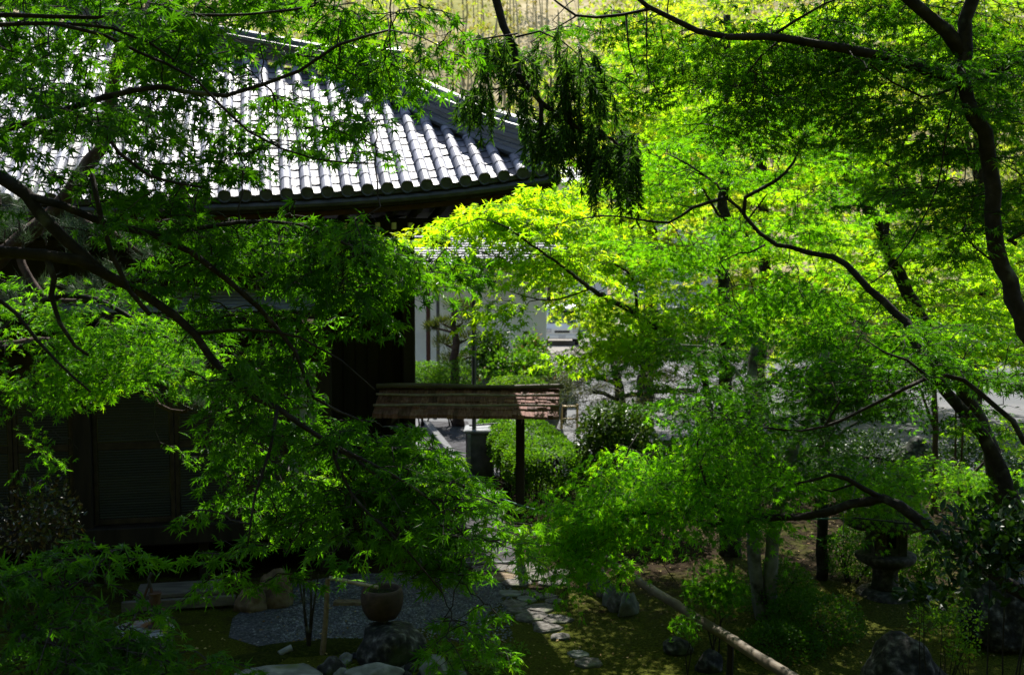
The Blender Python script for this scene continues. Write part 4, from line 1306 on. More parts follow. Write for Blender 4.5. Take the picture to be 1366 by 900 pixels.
def tree(name, label, limbs, ells, leaf, seed, bark='bark', kind='maple', size=.038, L=.42, Wd=.26, nl=42, droop=.25, tilt=.40,
         cat='tree', group=None, base=None, twig_r=.0035, connect=True, lit=0.0, hang=.35, crown_name='crown', maxlink=2.5, per=4, spread=.55, mult=1.0):
    rng = np.random.default_rng(seed)
    P0 = [W(*p) if len(p) == 3 and not isinstance(p, np.ndarray) else p for p in limbs[0][0]]
    root = thing(name, label, cat, base if base is not None else P0[0], group)
    skel = []
    for i, (pts, r0, r1) in enumerate(limbs):
        Q = [W(*p) if not isinstance(p, np.ndarray) else p for p in pts]
        b, P = limb_mesh(Q, r0, r1, rng, 10 if r0 > .04 else 7)
        b.build('trunk' if i == 0 else 'limb', MT[bark], root, True)
        skel.append(P)
    S = np.concatenate(skel)
    b = MB()
    for e in ells:
        
        Cp = region_pts(e[:6] + (max(1, int(round(e[6] * mult / per))),), rng)
        C = np.repeat(Cp, per, 0)
        off = rng.normal(0, L * spread, (len(C), 2))
        C[:, :2] += off
        C[:, 2] += -.30 * (off ** 2).sum(-1) / L + rng.normal(0, .03, len(C))
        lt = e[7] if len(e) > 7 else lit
        idx = np.argmin(((C[:, None] - S[None]) ** 2).sum(-1), 1)
        near = S[idx]
        dv = C - near
        dv[:, 2] *= .35
        dv = nrm(nrm(dv) + rng.normal(0, .5, dv.shape) * (1, 1, .3))
        dv[:, 2] = np.clip(dv[:, 2], -.45, .3)
        dv = nrm(dv)
        B = C - dv * L * .5
        make_sprays(b, B, dv, L, Wd, nl, size, kind, rng, droop, tilt, twig_r, lt, hang)
        if connect:
            order = np.argsort(((B - near) ** 2).sum(-1))
            nodes = near[order[:1]]
            for k in order:
                dn = np.linalg.norm(nodes - B[k], axis=1) * 1.05
                j = int(np.argmin(dn))
                ds = np.linalg.norm(B[k] - near[k])
                src, dist = (nodes[j], dn[j]) if dn[j] < ds else (near[k], ds)
                if dist > maxlink:
                    continue
                if dist > .04:
                    a = np.linspace(0, 1, 5)[:, None]
                    Pm = src * (1 - a) + B[k] * a
                    Pm[:, 2] += np.sin(a[:, 0] * pi) * .07 * dist
                    Pm[1:4] += rng.normal(0, .035 * dist, (3, 3))
                    rr = min(.011, .003 + .005 * dist) * twig_r / .0035
                    b.tube(Pm, np.linspace(rr, twig_r, 5), 4, 1, False)
                    nodes = np.concatenate([nodes, Pm[2:]])
                nodes = np.concatenate([nodes, (B[k] + dv[k] * L * .4)[None]])
    if b.n:
        b.build(crown_name, [MT[leaf], MT[bark]], root)
    return root

# ------------------------------------------------------------------ foreground maple (left, shaded)
A_base = np.array((-4.9, 5.4, gz(-4.9, 5.4)))
def foreground_left():
    d = 5.7
    limbs = [
        ([A_base, np.array((-4.75, 5.4, 2.6)), np.array((-4.5, 5.5, 4.1)), W(-330, 120, 5.5)], .13, .07),
        ([np.array((-4.5, 5.5, 4.1)), (-250, 190, 5.5), (-90, 215, 5.6), (0, 236, 5.6), (35, 260, 5.6), (53, 287, 5.6), (80, 316, 5.6), (112, 343, 5.6), (139, 364, 5.6), (173, 383, 5.7), (203, 402, 5.7), (232, 420, 5.7), (262, 445, 5.7), (285, 482, 5.7), (315, 515, 5.7), (370, 545, 5.6), (440, 592, 5.6), (510, 640, 5.5)], .062, .008),
        ([np.array((-4.6, 5.45, 3.6)), (-230, 310, 5.4), (-100, 328, 5.45), (0, 338, 5.5), (60, 342, 5.5), (100, 346, 5.55), (139, 364, 5.6)], .045, .028),
        ([np.array((-4.7, 5.4, 3.2)), (-160, 370, 5.2), (0, 402, 5.2), (22, 416, 5.2), (50, 455, 5.2), (75, 480, 5.2), (100, 505, 5.2), (121, 523, 5.2)], .035, .005),
        ([(62, 343, 5.5), (72, 372, 5.5), (68, 395, 5.5), (80, 430, 5.5), (100, 462, 5.5), (118, 474, 5.5)], .018, .007),
        ([(122, 232, 5.5), (135, 290, 5.5), (150, 340, 5.5), (172, 388, 5.5), (200, 420, 5.5)], .014, .012),
        ([(40, 262, 5.6), (85, 274, 5.6), (140, 298, 5.6), (200, 312, 5.6), (255, 336, 5.6), (300, 372, 5.6), (345, 410, 5.7), (395, 470, 5.7), (420, 530, 5.7), (480, 560, 5.7)], .022, .006),
        ([(200, 312, 5.6), (260, 305, 5.6), (320, 296, 5.7), (400, 300, 5.7), (470, 330, 5.8)], .014, .005),
        ([W(-330, 120, 5.5), (-120, 165, 5.3), (0, 173, 5.4), (77, 150, 5.4), (140, 128, 5.4), (217, 115, 5.5), (243, 123, 5.5), (300, 128, 5.5), (350, 113, 5.6), (400, 95, 5.6), (450, 60, 5.6), (520, 40, 5.7)], .030, .006),
        ([(100, 150, 5.4), (130, 165, 5.4), (160, 205, 5.4), (200, 235, 5.4), (270, 250, 5.5)], .012, .005),
        ([W(-330, 120, 5.5), (-100, 30, 5.3), (0, 33, 5.3), (70, 31, 5.3), (150, 38, 5.4), (200, 58, 5.4), (232, 80, 5.4)], .022, .005),
        ([(-60, 18, 5.3), (60, 22, 5.3), (133, 24, 5.4), (190, 20, 5.4), (330, 20, 5.4), (420, 8, 5.5)], .013, .005),
        ([(70, 31, 5.3), (140, 48, 5.3), (190, 72, 5.4), (260, 105, 5.4), (330, 175, 5.5), (420, 212, 5.6), (500, 218, 5.6)], .010, .004),
        ([(262, 445, 5.7), (330, 440, 5.7), (400, 450, 5.7), (455, 480, 5.7), (500, 520, 5.7)], .012, .004),
        ([(370, 545, 5.6), (360, 600, 5.5), (340, 660, 5.4), (330, 730, 5.3)], .010, .004),
        ([(440, 592, 5.6), (520, 630, 5.5), (575, 668, 5.5), (625, 720, 5.5)], .010, .004),
        ([(440, 592, 5.6), (470, 660, 5.5), (540, 730, 5.4), (590, 790, 5.4)], .010, .004),
    ]
    ells = [
        (110, 35, 170, 60, 4.8, 6.2, 55, .05), (320, 40, 170, 55, 5, 6.2, 60, .12), (480, 40, 85, 45, 5.2, 6.2, 30, .2), (540, 20, 40, 25, 5.2, 6, 8, .2),
        (60, 130, 110, 60, 4.6, 6, 36, -.1), (210, 100, 120, 40, 5, 6, 24), (250, 155, 70, 40, 5, 6, 10), (380, 130, 90, 40, 5, 6, 18, .1), (70, 225, 60, 28, 5, 6, 6, -.1),
        (200, 210, 110, 36, 5, 6, 22, -.05), (180, 250, 60, 25, 5, 6, 10, -.05), (430, 190, 70, 45, 5, 6, 9, .1), (330, 215, 40, 25, 5, 6, 4), (535, 96, 60, 18, 5.2, 6.2, 14, .22),
        ([(200, 300), (330, 275), (420, 285), (490, 305), (500, 335), (470, 380), (440, 400), (420, 440), (405, 490), (415, 525), (470, 545), (540, 575), (585, 615), (620, 655), (600, 668), (550, 668), (480, 675), (400, 680), (350, 690), (330, 660), (325, 600), (315, 530), (295, 470), (245, 395), (205, 350)], -.20, 0, 0, 5.1, 6.3, 285, -.12),
        ([(340, 285), (470, 280), (495, 320), (440, 345), (350, 320)], -.3, 0, 0, 5.0, 6.0, 36, .2),
        ([(500, 330), (600, 332), (615, 352), (520, 362), (480, 360)], -.3, 0, 0, 5.4, 6.6, 36, .14),
        ([(522, 395), (540, 395), (536, 450), (526, 450)], -.5, 0, 0, 5.4, 6.0, 6, .1),
        ([(450, 375), (510, 380), (500, 398), (455, 395)], -.3, 0, 0, 5.4, 6.2, 9, .1),
        ([(500, 575), (560, 580), (620, 640), (665, 680), (640, 690), (590, 670), (520, 630)], -.4, 0, 0, 5.0, 5.8, 62, .18),
        ([(565, 680), (612, 680), (618, 705), (600, 715), (568, 705)], -.3, 0, 0, 5.0, 5.8, 14, .0),
        ([(592, 720), (612, 720), (620, 850), (604, 870), (596, 800)], -.4, 0, 0, 4.9, 5.6, 20, -.05),
        ([(318, 710), (345, 710), (338, 765), (312, 770)], -.2, 0, 0, 4.8, 5.5, 8, -.1),
        ([(400, 690), (480, 690), (530, 695), (520, 712), (420, 705)], -.2, 0, 0, 4.9, 5.6, 12, -.08),
        (245, 285, 80, 25, 5.1, 6.2, 14), (660, 690, 20, 8, 5.2, 5.8, 5, .2),
        # crown outside the picture, extended to shade the boughs below
        (150, -100, 330, 80, 4.6, 7.6, 100), (480, -80, 140, 60, 4.8, 7.4, 30), (330, -190, 300, 60, 5.5, 8.5, 24), (-120, 150, 90, 220, 4.6, 6.5, 50),
    ]
    ells = [(e[0], e[1], e[2], e[3], e[4] + .45, e[5] + .55, max(2, int(e[6] * (1.0 if isinstance(e[0], list) else 1.0 if e[1] < -20 else 1.15 if e[0] < 300 else .85))), *e[7:]) for e in ells]
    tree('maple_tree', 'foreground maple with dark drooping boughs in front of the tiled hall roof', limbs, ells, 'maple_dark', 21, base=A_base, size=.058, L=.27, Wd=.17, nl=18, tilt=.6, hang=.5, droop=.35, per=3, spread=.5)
foreground_left()

# small maple shoots at the lower left, close to the camera
def low_left():
    b0 = np.array((-2.6, 4.6, gz(-2.6, 4.6)))
    limbs = [([b0, (-60, 960, 4.6), (20, 850, 4.6), (90, 790, 4.6), (150, 735, 4.7)], .016, .004),
             ([(20, 850, 4.6), (90, 860, 4.5), (170, 850, 4.6), (210, 870, 4.6)], .010, .004)]
    tree('maple_sapling', 'low maple shoots in the dark bottom left corner', limbs,
         [(30, 770, 60, 55, 4.3, 5, 22, -.3), (50, 850, 90, 45, 4.3, 5, 40, -.3), (130, 870, 60, 30, 4.3, 5, 16, -.25), (150, 745, 25, 22, 4.5, 4.9, 3, 0), (165, 800, 25, 18, 4.4, 4.8, 2, 0), (190, 870, 60, 30, 4.3, 4.9, 9, -.15), (240, 885, 40, 20, 4.3, 4.8, 4, -.1)],
         'maple_dark', 22, base=b0, size=.052, L=.30, Wd=.18, nl=20, tilt=.8, hang=.5, droop=.4)
low_left()

# lighter maple between the foreground boughs and the hall
def maple_by_hall():
    b0 = np.array((-6.6, 10.6, 0))
    limbs = [([b0, np.array((-6.4, 10.5, 1.8)), (-120, 480, 10.4), (-30, 470, 10.2), (60, 462, 10.2), (150, 480, 10.2), (200, 510, 10.2)], .10, .02),
             ([(-30, 470, 10.2), (60, 400, 10.2), (130, 400, 10.2), (200, 440, 10.2), (290, 480, 10.2)], .04, .01)]
    tree('maple_tree', 'bright low maple spreading in front of the glazed hall wall', limbs,
         [(60, 420, 90, 40, 9.6, 10.8, 34, .1), (140, 450, 110, 40, 9.6, 10.8, 48, .12), (200, 500, 70, 22, 9.8, 10.6, 14, .2), (250, 470, 60, 35, 9.8, 10.6, 16, .15), (20, 490, 50, 40, 9.6, 10.4, 16), (20, 550, 45, 30, 9.6, 10.4, 9), (100, 500, 50, 20, 9.6, 10.4, 8, .1), (60, 380, 90, 30, 9.6, 10.6, 16), (290, 560, 25, 50, 10, 10.8, 7, .2), (380, 640, 25, 40, 10, 10.6, 7, .2)],
         'maple_mid', 23, base=b0, size=.052, L=.40, Wd=.26, nl=32, mult=1.1)
maple_by_hall()

def needle_tree():
    rng = np.random.default_rng(31)
    b0 = np.array((-6.9, 11.4, 0))
    root = thing('pine_tree', 'old crooked pine with blue green needle tufts before the hall eave', 'tree', b0)
    limbs = [([b0, np.array((-6.7, 11.4, 2.0)), W(-60, 400, 11.3), W(20, 330, 11.2), W(85, 270, 11.2), W(110, 225, 11.2), W(145, 170, 11.2), W(150, 90, 11.2), W(175, 40, 11.2), W(190, -20, 11.2)], .15, .05),
             ([W(145, 85, 11.2), W(190, 95, 11.1), W(215, 70, 11.1), W(235, 55, 11.1)], .03, .012),
             ([W(145, 170, 11.2), W(190, 160, 11.0), W(230, 185, 11.0)], .03, .012),
             ([W(85, 270, 11.2), W(120, 300, 11.0), W(150, 310, 11.0), W(190, 340, 10.9)], .045, .015),
             ([W(20, 330, 11.2), W(60, 395, 11), W(130, 400, 10.9), W(180, 410, 10.9)], .045, .015),
             ([W(-60, 470, 11.3), W(65, 455, 11), W(110, 475, 10.9), W(150, 482, 10.9), W(190, 505, 10.9), W(210, 540, 10.9), W(245, 548, 10.9), W(270, 535, 10.9)], .06, .015),
             ([W(195, 508, 10.9), W(225, 500, 10.9), W(250, 490, 10.9)], .03, .012)]
    for i, (P, r0, r1) in enumerate(limbs):
        m, Q = limb_mesh(P, r0, r1, rng, 9, .10)
        m.build('trunk' if i == 0 else 'limb', MT['bark_pine'], root, True)
    b = MB()
    for (cx, cy, rx, ry, n) in ((195, 75, 45, 22, 12), (225, 58, 25, 14, 6), (150, 180, 60, 20, 10), (230, 185, 30, 15, 6), (30, 300, 40, 20, 10), (110, 310, 50, 20, 12), (190, 330, 35, 18, 9), (150, 385, 60, 26, 16), (120, 240, 40, 18, 8), (245, 485, 35, 26, 14), (215, 60, 30, 20, 6), (20, 270, 30, 14, 6), (265, 525, 25, 16, 7), (40, 390, 40, 16, 7)):
        C = region_pts((cx, cy, rx, ry, 10.6, 11.3, n), rng)
        for c in C:
            k = 110
            up = nrm(np.array((0, -.1, 1)) + rng.normal(0, .35, 3))
            dv = rng.normal(0, 1, (k, 3)); dv = nrm(dv) * .85 + up * .8
            P0 = c + rng.normal(0, .035, (k, 3))
            b.leaves('needle', P0, dv, rng.normal(0, 1, (k, 3)), rng.uniform(.10, .17, k), 0, np.clip(rng.normal(.5, .25, k), 0, 1), rng)
            b.tube([c - up * .12, c + up * .02], [.010, .006], 4, 1, False)
    b.build('crown', [MT['pine'], MT['bark_pine']], root)
needle_tree()

# tall cedar: trunk out of the frame, one long bough hanging into it; its crown shades the foreground
def cedar():
    rng = np.random.default_rng(41)
    b0 = np.array((-5.6, 8.6, gz(-5.6, 8.6)))
    root = thing('cedar_tree', 'tall cedar whose dark weeping bough hangs in front of the roof corner', 'tree', b0)
    top = np.array((-5.2, 8.8, 14.5))
    limbs = [([b0, np.array((-5.55, 8.6, 4)), np.array((-5.4, 8.7, 9)), top], .30, .08),
             ([np.array((-5.35, 8.7, 8.6)), np.array((-3.2, 8.3, 8.7)), np.array((-1.2, 7.6, 8.2)), np.array((-.25, 7.1, 7.2)), W(655, -60, 7.0)], .06, .036),
             ([W(652, -90, 7.0), W(662, 0, 7.0), W(671, 32, 7.0), W(685, 64, 7.0), W(693, 100, 7.0), W(703, 114, 7.0), W(725, 139, 7.0), W(753, 160, 7.0), W(782, 176, 7.0), W(815, 185, 7.0), W(835, 205, 7.0)], .034, .008),
             ([W(690, 45, 7), W(655, 50, 6.9), W(625, 55, 6.9), W(605, 58, 6.9)], .006, .003),
             ([W(687, 50, 7), W(720, 42, 7), W(750, 55, 7), W(780, 80, 7), W(795, 105, 7)], .007, .003),
             ([W(700, 113, 7), W(660, 120, 7), W(630, 118, 7), W(612, 135, 7)], .006, .003),
             ([W(722, 138, 7), W(722, 175, 7), W(726, 205, 7)], .016, .008)]
    for z, a, ln in ((9.5, .4, 4.2), (10.2, 1.5, 4.0), (11, -.2, 4.5), (11.6, 1.0, 3.6), (12.4, .2, 3.4), (13, 1.3, 2.8), (10.6, 2.6, 2.8), (9.9, -1.1, 3.0)):
        p0 = np.array((-5.35, 8.7, z)); dv = np.array((cos(a), sin(a), .08))
        limbs.append(([p0, p0 + dv * ln * .5, p0 + dv * ln + (0, 0, -.25)], .06, .015))
    for i, (P, r0, r1) in enumerate(limbs):
        m, Q = limb_mesh(P, r0, r1, rng, 8)
        m.build('trunk' if i == 0 else 'limb', MT['bark'], root, True)
        limbs[i] = Q
    b = MB()
    # weeping strands of the bough
    for (cx, cy, rx, ry, n, ln) in ((745, 65, 45, 30, 24, .20), (720, 130, 45, 40, 28, .24), (770, 112, 35, 50, 30, .24), (725, 178, 22, 22, 20, .20), (760, 168, 40, 18, 20, .22), (815, 185, 38, 20, 36, .26), (828, 205, 24, 25, 28, .28), (838, 225, 12, 12, 8, .2),
                              (650, 55, 38, 14, 22, .22), (635, 125, 25, 14, 22, .20), (690, 70, 18, 25, 14, .18), (655, 90, 20, 20, 5, .2), (790, 90, 20, 25, 16, .18)):
        C = region_pts((cx, cy, rx, ry, 6.75, 7.25, n), rng)
        for c in C:
            l = ln * rng.uniform(.6, 1.3); dx, dy = rng.normal(0, .22, 2)
            a = np.linspace(0, 1, 6)[:, None]
            P = c + np.array((dx, dy, -1.0)) * l * a + np.array((dx, dy, .25)) * l * np.sin(a * pi) * .5
            b.tube(P, [.0028, .0025, .002, .002, .0015, .001], 3, 1, False)
            k = int(64 * l / .2)
            u = rng.random(k)
            pp = np.stack([np.interp(u, a[:, 0], P[:, j]) for j in range(3)], -1)
            dv = rng.normal(0, .5, (k, 3)) + np.array((dx * 1.2, dy, -.75))
            b.leaves('blade', pp, dv, rng.normal(0, 1, (k, 3)), rng.uniform(.035, .075, k), 0, None, rng)
    # long bare threads
    for (px, py) in ((772, 215), (790, 225), (762, 235), (745, 200), (800, 215), (785, 180)):
        c = W(px, py - 30, 7); l = rng.uniform(.25, .5)
        b.tube([c, c + (.01, 0, -l * .5), c + (-.01, 0, -l)], .0012, 3, 1, False)
    # the rest of the crown, above the picture
    for Q in limbs[7:] + [limbs[1][:int(len(limbs[1]) * .5)]]:
        n = 80
        idx = rng.integers(int(len(Q) * .15), len(Q), n)
        C = Q[idx] + rng.normal(0, 1, (n, 3)) * (.55, .55, .22)
        dv = rng.normal(0, 1, (n, 3)) * (1, 1, .15)
        make_sprays(b, C, dv, .6, .38, 46, .10, 'blade', rng, .5, .8, .004, 0, .9)
    b.build('crown', [MT['cedar'], MT['bark']], root)
cedar()

# ------------------------------------------------------------------ right foreground maple
C_base = np.array((4.65, 8.1, gz(4.65, 8.1)))
def foreground_right():
    d = 8.0
    limbs = [
        ([C_base, np.array((4.5, 8.1, 2.2)), (1445, 580, 8), (1400, 500, 8), (1362, 420, 8), (1338, 356, 8), (1324, 307, 8), (1324, 255, 8), (1320, 213, 8), (1307, 178, 8), (1291, 133, 8), (1285, 107, 8), (1284, 67, 8), (1291, 27, 8), (1300, -10, 8), (1310, -90, 8)], .085, .045),
        ([(1284, 70, 8), (1262, 40, 8), (1240, 22, 8), (1212, -2, 8), (1150, -50, 7.9)], .052, .03),
        ([(1285, 112, 8), (1262, 103, 8), (1230, 92, 7.9), (1200, 80, 7.9), (1130, 65, 7.8), (1090, 60, 7.8), (1045, 50, 7.8), (970, 50, 7.7), (930, 42, 7.7), (890, 22, 7.7), (862, 8, 7.6), (840, -12, 7.6)], .045, .014),
        ([(868, 12, 7.6), (830, 20, 7.6), (795, 24, 7.6), (768, 21, 7.6), (745, 5, 7.6), (730, -8, 7.6)], .012, .006),
        ([(768, 22, 7.6), (755, 30, 7.6), (738, 40, 7.6)], .007, .003),
        ([(863, 10, 7.6), (862, 50, 7.6), (863, 85, 7.6), (868, 110, 7.6), (880, 125, 7.6)], .006, .003),
        ([(835, 20, 7.6), (838, 60, 7.6), (843, 85, 7.6), (852, 105, 7.6)], .007, .003),
        ([(1300, 112, 8), (1330, 95, 8), (1366, 78, 8), (1420, 60, 8)], .026, .012),
        ([(1045, 50, 7.8), (1015, 75, 7.8), (1000, 95, 7.8), (985, 115, 7.8)], .010, .004),
        ([(1030, 48, 7.8), (1060, 28, 7.8), (1100, 5, 7.8), (1140, -10, 7.8)], .012, .006),
        ([(1340, 365, 8), (1320, 345, 8), (1300, 330, 8), (1285, 310, 8)], .010, .004),
        ([(1355, 325, 8.0), (1345, 322, 8), (1420, 280, 8)], .02, .012),
        ([(1276, 120, 8), (1262, 180, 7.9), (1250, 250, 7.9), (1215, 320, 7.9), (1180, 365, 7.9), (1162, 378, 7.9)], .007, .005),
        ([(1270, 118, 8), (1230, 130, 7.9), (1190, 110, 7.9), (1160, 85, 7.8)], .010, .005),
    ]
    ells = [
        (1340, 60, 90, 80, 7, 9, 46, .0), (1200, 130, 120, 70, 7.2, 8.8, 56, .05), (1110, 110, 110, 60, 7.2, 8.6, 44, .1), (1010, 60, 110, 50, 7.2, 8.4, 40, .15), (920, 70, 70, 50, 7.2, 8.2, 20, .15), (860, 120, 40, 30, 7.3, 8, 10, .05), (790, 30, 50, 22, 7.3, 8, 8, .1),
        (1310, 200, 70, 60, 7, 8.8, 26, -.05), (1340, 290, 50, 60, 7, 8.8, 22, -.05), (1240, 210, 80, 60, 7.2, 8.8, 26, .05), (1140, 30, 120, 40, 7.2, 8.6, 34, .1), (1280, 300, 40, 50, 7.2, 8.6, 12, .0), (1000, 140, 60, 40, 7.3, 8.3, 14, .15),
        (1150, -100, 330, 80, 6.6, 9, 150, 0), (1440, 200, 80, 200, 7, 9, 60, 0), (1300, -160, 260, 110, 9, 12, 190, 0),  # dense out-of-frame crown added to shade the right foreground
    ]
    ells = [(e[0], e[1], e[2], e[3], e[4] + .7, e[5] + .5, *e[6:]) for e in ells]
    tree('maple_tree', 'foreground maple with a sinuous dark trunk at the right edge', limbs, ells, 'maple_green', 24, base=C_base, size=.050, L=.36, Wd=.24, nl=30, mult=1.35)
foreground_right()

# leaning maple whose trunk crosses behind it
D_base = np.array((4.75, 9.3, gz(4.75, 9.3)))
def leaning_maple():
    limbs = [
        ([D_base, (1400, 760, 9.3), (1366, 695, 9.4), (1335, 630, 9.5), (1312, 583, 9.6), (1288, 553, 9.7), (1262, 520, 9.8), (1250, 505, 9.9), (1224, 462, 10.1), (1196, 418, 10.3), (1160, 383, 10.4), (1129, 353, 10.5), (1110, 343, 10.6), (1079, 336, 10.7), (1054, 331, 10.8), (1036, 326, 10.8), (1014, 311, 10.9), (998, 292, 10.9), (986, 277, 11), (968, 263, 11)], .094, .015),
        ([(968, 263, 11), (945, 270, 11), (924, 277, 11), (892, 297, 11.1), (850, 292, 11.1), (800, 288, 11.2), (740, 300, 11.2)], .018, .005),
        ([(975, 268, 11), (955, 245, 11), (942, 236, 11), (920, 221, 11), (890, 205, 11.1)], .016, .005),
        ([(992, 285, 10.9), (994, 263, 10.9), (1020, 250, 10.8), (1048, 230, 10.8), (1067, 199, 10.8), (1082, 149, 10.8), (1090, 110, 10.8)], .022, .006),
        ([(1020, 327, 10.8), (1000, 337, 10.7), (985, 338, 10.7), (960, 350, 10.6)], .012, .005),
        ([(968, 263, 11), (975, 240, 11), (965, 215, 11), (950, 195, 11)], .009, .004),
        ([(942, 236, 11), (918, 226, 11), (895, 234, 11), (880, 245, 11.1)], .007, .003),
        ([(924, 277, 11), (900, 272, 11), (893, 255, 11)], .007, .003),
    ]
    ells = [
        (940, 322, 95, 36, 11.0, 12.4, 22, .1), (1050, 390, 110, 45, 10, 11.6, 52, .0), (890, 318, 80, 30, 11.2, 12.4, 16, .15), (1000, 190, 100, 60, 10.2, 11.8, 44, .1), (880, 210, 70, 45, 10.5, 12, 30, .15), (1090, 270, 70, 50, 10.2, 11.5, 22, .1), (1130, 465, 100, 40, 9.6, 11, 36, -.1), (1220, 465, 90, 40, 9.4, 10.8, 26, -.1), (1040, 450, 70, 26, 10, 11.4, 10, -.05), (790, 296, 60, 16, 10.8, 12, 5, .2),
    ]
    ells = [(e[0], e[1], e[2], e[3], e[4] + .5, e[5] + .3, *e[6:]) for e in ells]
    tree('maple_tree', 'leaning maple with a long curved limb reaching left across the lime foliage', limbs, ells, 'maple_mid', 25, base=D_base, size=.056, L=.38, Wd=.26, nl=28, mult=1.4)
leaning_maple()

# arched bough and the low bough, each from its own stem off to the right
def arched():
    b0 = np.array((4.9, 8.9, gz(4.9, 8.9)))
    limbs = [([b0, (1400, 640, 8.9), (1366, 590, 8.9), (1352, 562, 8.9), (1330, 545, 8.9), (1305, 522, 9), (1285, 506, 9), (1262, 501, 9), (1235, 505, 9), (1205, 518, 9), (1175, 535, 9), (1140, 553, 9), (1100, 568, 9), (1070, 575, 9), (1020, 570, 9)], .05, .008),
             ([(1240, 504, 9), (1210, 480, 9), (1180, 470, 9), (1150, 450, 9)], .014, .005),
             ([(1100, 568, 9), (1120, 535, 9), (1110, 510, 9)], .010, .005)]
    ells = [(1180, 485, 95, 34, 8.6, 9.6, 26, -.1), (1100, 520, 85, 34, 8.6, 9.6, 24, -.1), (1040, 545, 70, 36, 8.8, 9.8, 16, .0), (1280, 460, 80, 50, 8.6, 9.6, 22, -.1), (1340, 480, 60, 60, 8.4, 9.4, 18, -.1), (1330, 560, 40, 30, 8.6, 9.2, 5, -.1)]
    ells = [(e[0], e[1], e[2], e[3], e[4] + .6, e[5] + .5, *e[6:]) for e in ells]
    tree('maple_tree', 'slender maple with one arched bough bowing over the gravel strip', limbs, ells, 'maple_green', 26, base=b0, size=.050, L=.36, Wd=.24, nl=28, mult=1.35)
arched()

def low_bough():
    b0 = np.array((5.0, 9.0, gz(5.0, 9.0)))
    limbs = [([b0, (1420, 830, 9.0), (1330, 770, 9.2), (1290, 740, 9.3), (1255, 713, 9.4), (1222, 691, 9.5), (1199, 675, 9.5), (1177, 664, 9.6), (1162, 667, 9.6), (1133, 671, 9.6), (1110, 682, 9.7), (1080, 687, 9.7), (1020, 692, 9.8), (967, 699, 9.9), (937, 700, 9.9), (924, 692, 10), (911, 687, 10), (889, 688, 10), (871, 683, 10.1), (841, 687, 10.1), (823, 700, 10.2)], .085, .012),
             ([(1177, 664, 9.6), (1150, 650, 9.6), (1130, 638, 9.6), (1108, 633, 9.6), (1085, 640, 9.6), (1060, 645, 9.7)], .028, .008),
             ([(1140, 645, 9.6), (1110, 655, 9.6), (1095, 652, 9.6)], .012, .006),
             ([(871, 683, 10.1), (850, 650, 10.2), (830, 620, 10.3), (850, 580, 10.4)], .014, .006),
             ([(841, 687, 10.1), (800, 680, 10.3), (760, 690, 10.4), (735, 700, 10.5)], .010, .004),
             ([(885, 688, 10), (872, 715, 10), (880, 745, 10), (905, 780, 10.1)], .006, .003),
             ([(967, 699, 9.9), (940, 640, 10), (930, 590, 10.2), (950, 560, 10.3)], .016, .006)]
    ells = [(770, 668, 50, 30, 10, 11, 30, .3), (820, 645, 60, 35, 10, 11, 34, .25), (870, 615, 70, 40, 9.8, 11, 40, .15), (930, 590, 70, 45, 9.8, 11, 40, .0), (775, 708, 55, 26, 10, 10.8, 32, .2), (820, 690, 60, 30, 10, 10.8, 22, .15), (900, 655, 70, 30, 9.8, 10.8, 28, .0), (985, 640, 70, 40, 9.6, 10.6, 32, -.15), (762, 735, 38, 14, 10, 10.6, 9, .05), (1010, 690, 50, 25, 9.6, 10.4, 8, -.4), (960, 530, 60, 30, 10, 11, 20, -.2)]
    tree('maple_tree', 'low maple bough drooping bright leaves over the bamboo rail', limbs, ells, 'maple_bright', 27, base=b0, size=.052, L=.34, Wd=.22, nl=30, droop=.6, hang=.7, mult=1.35)
low_bough()

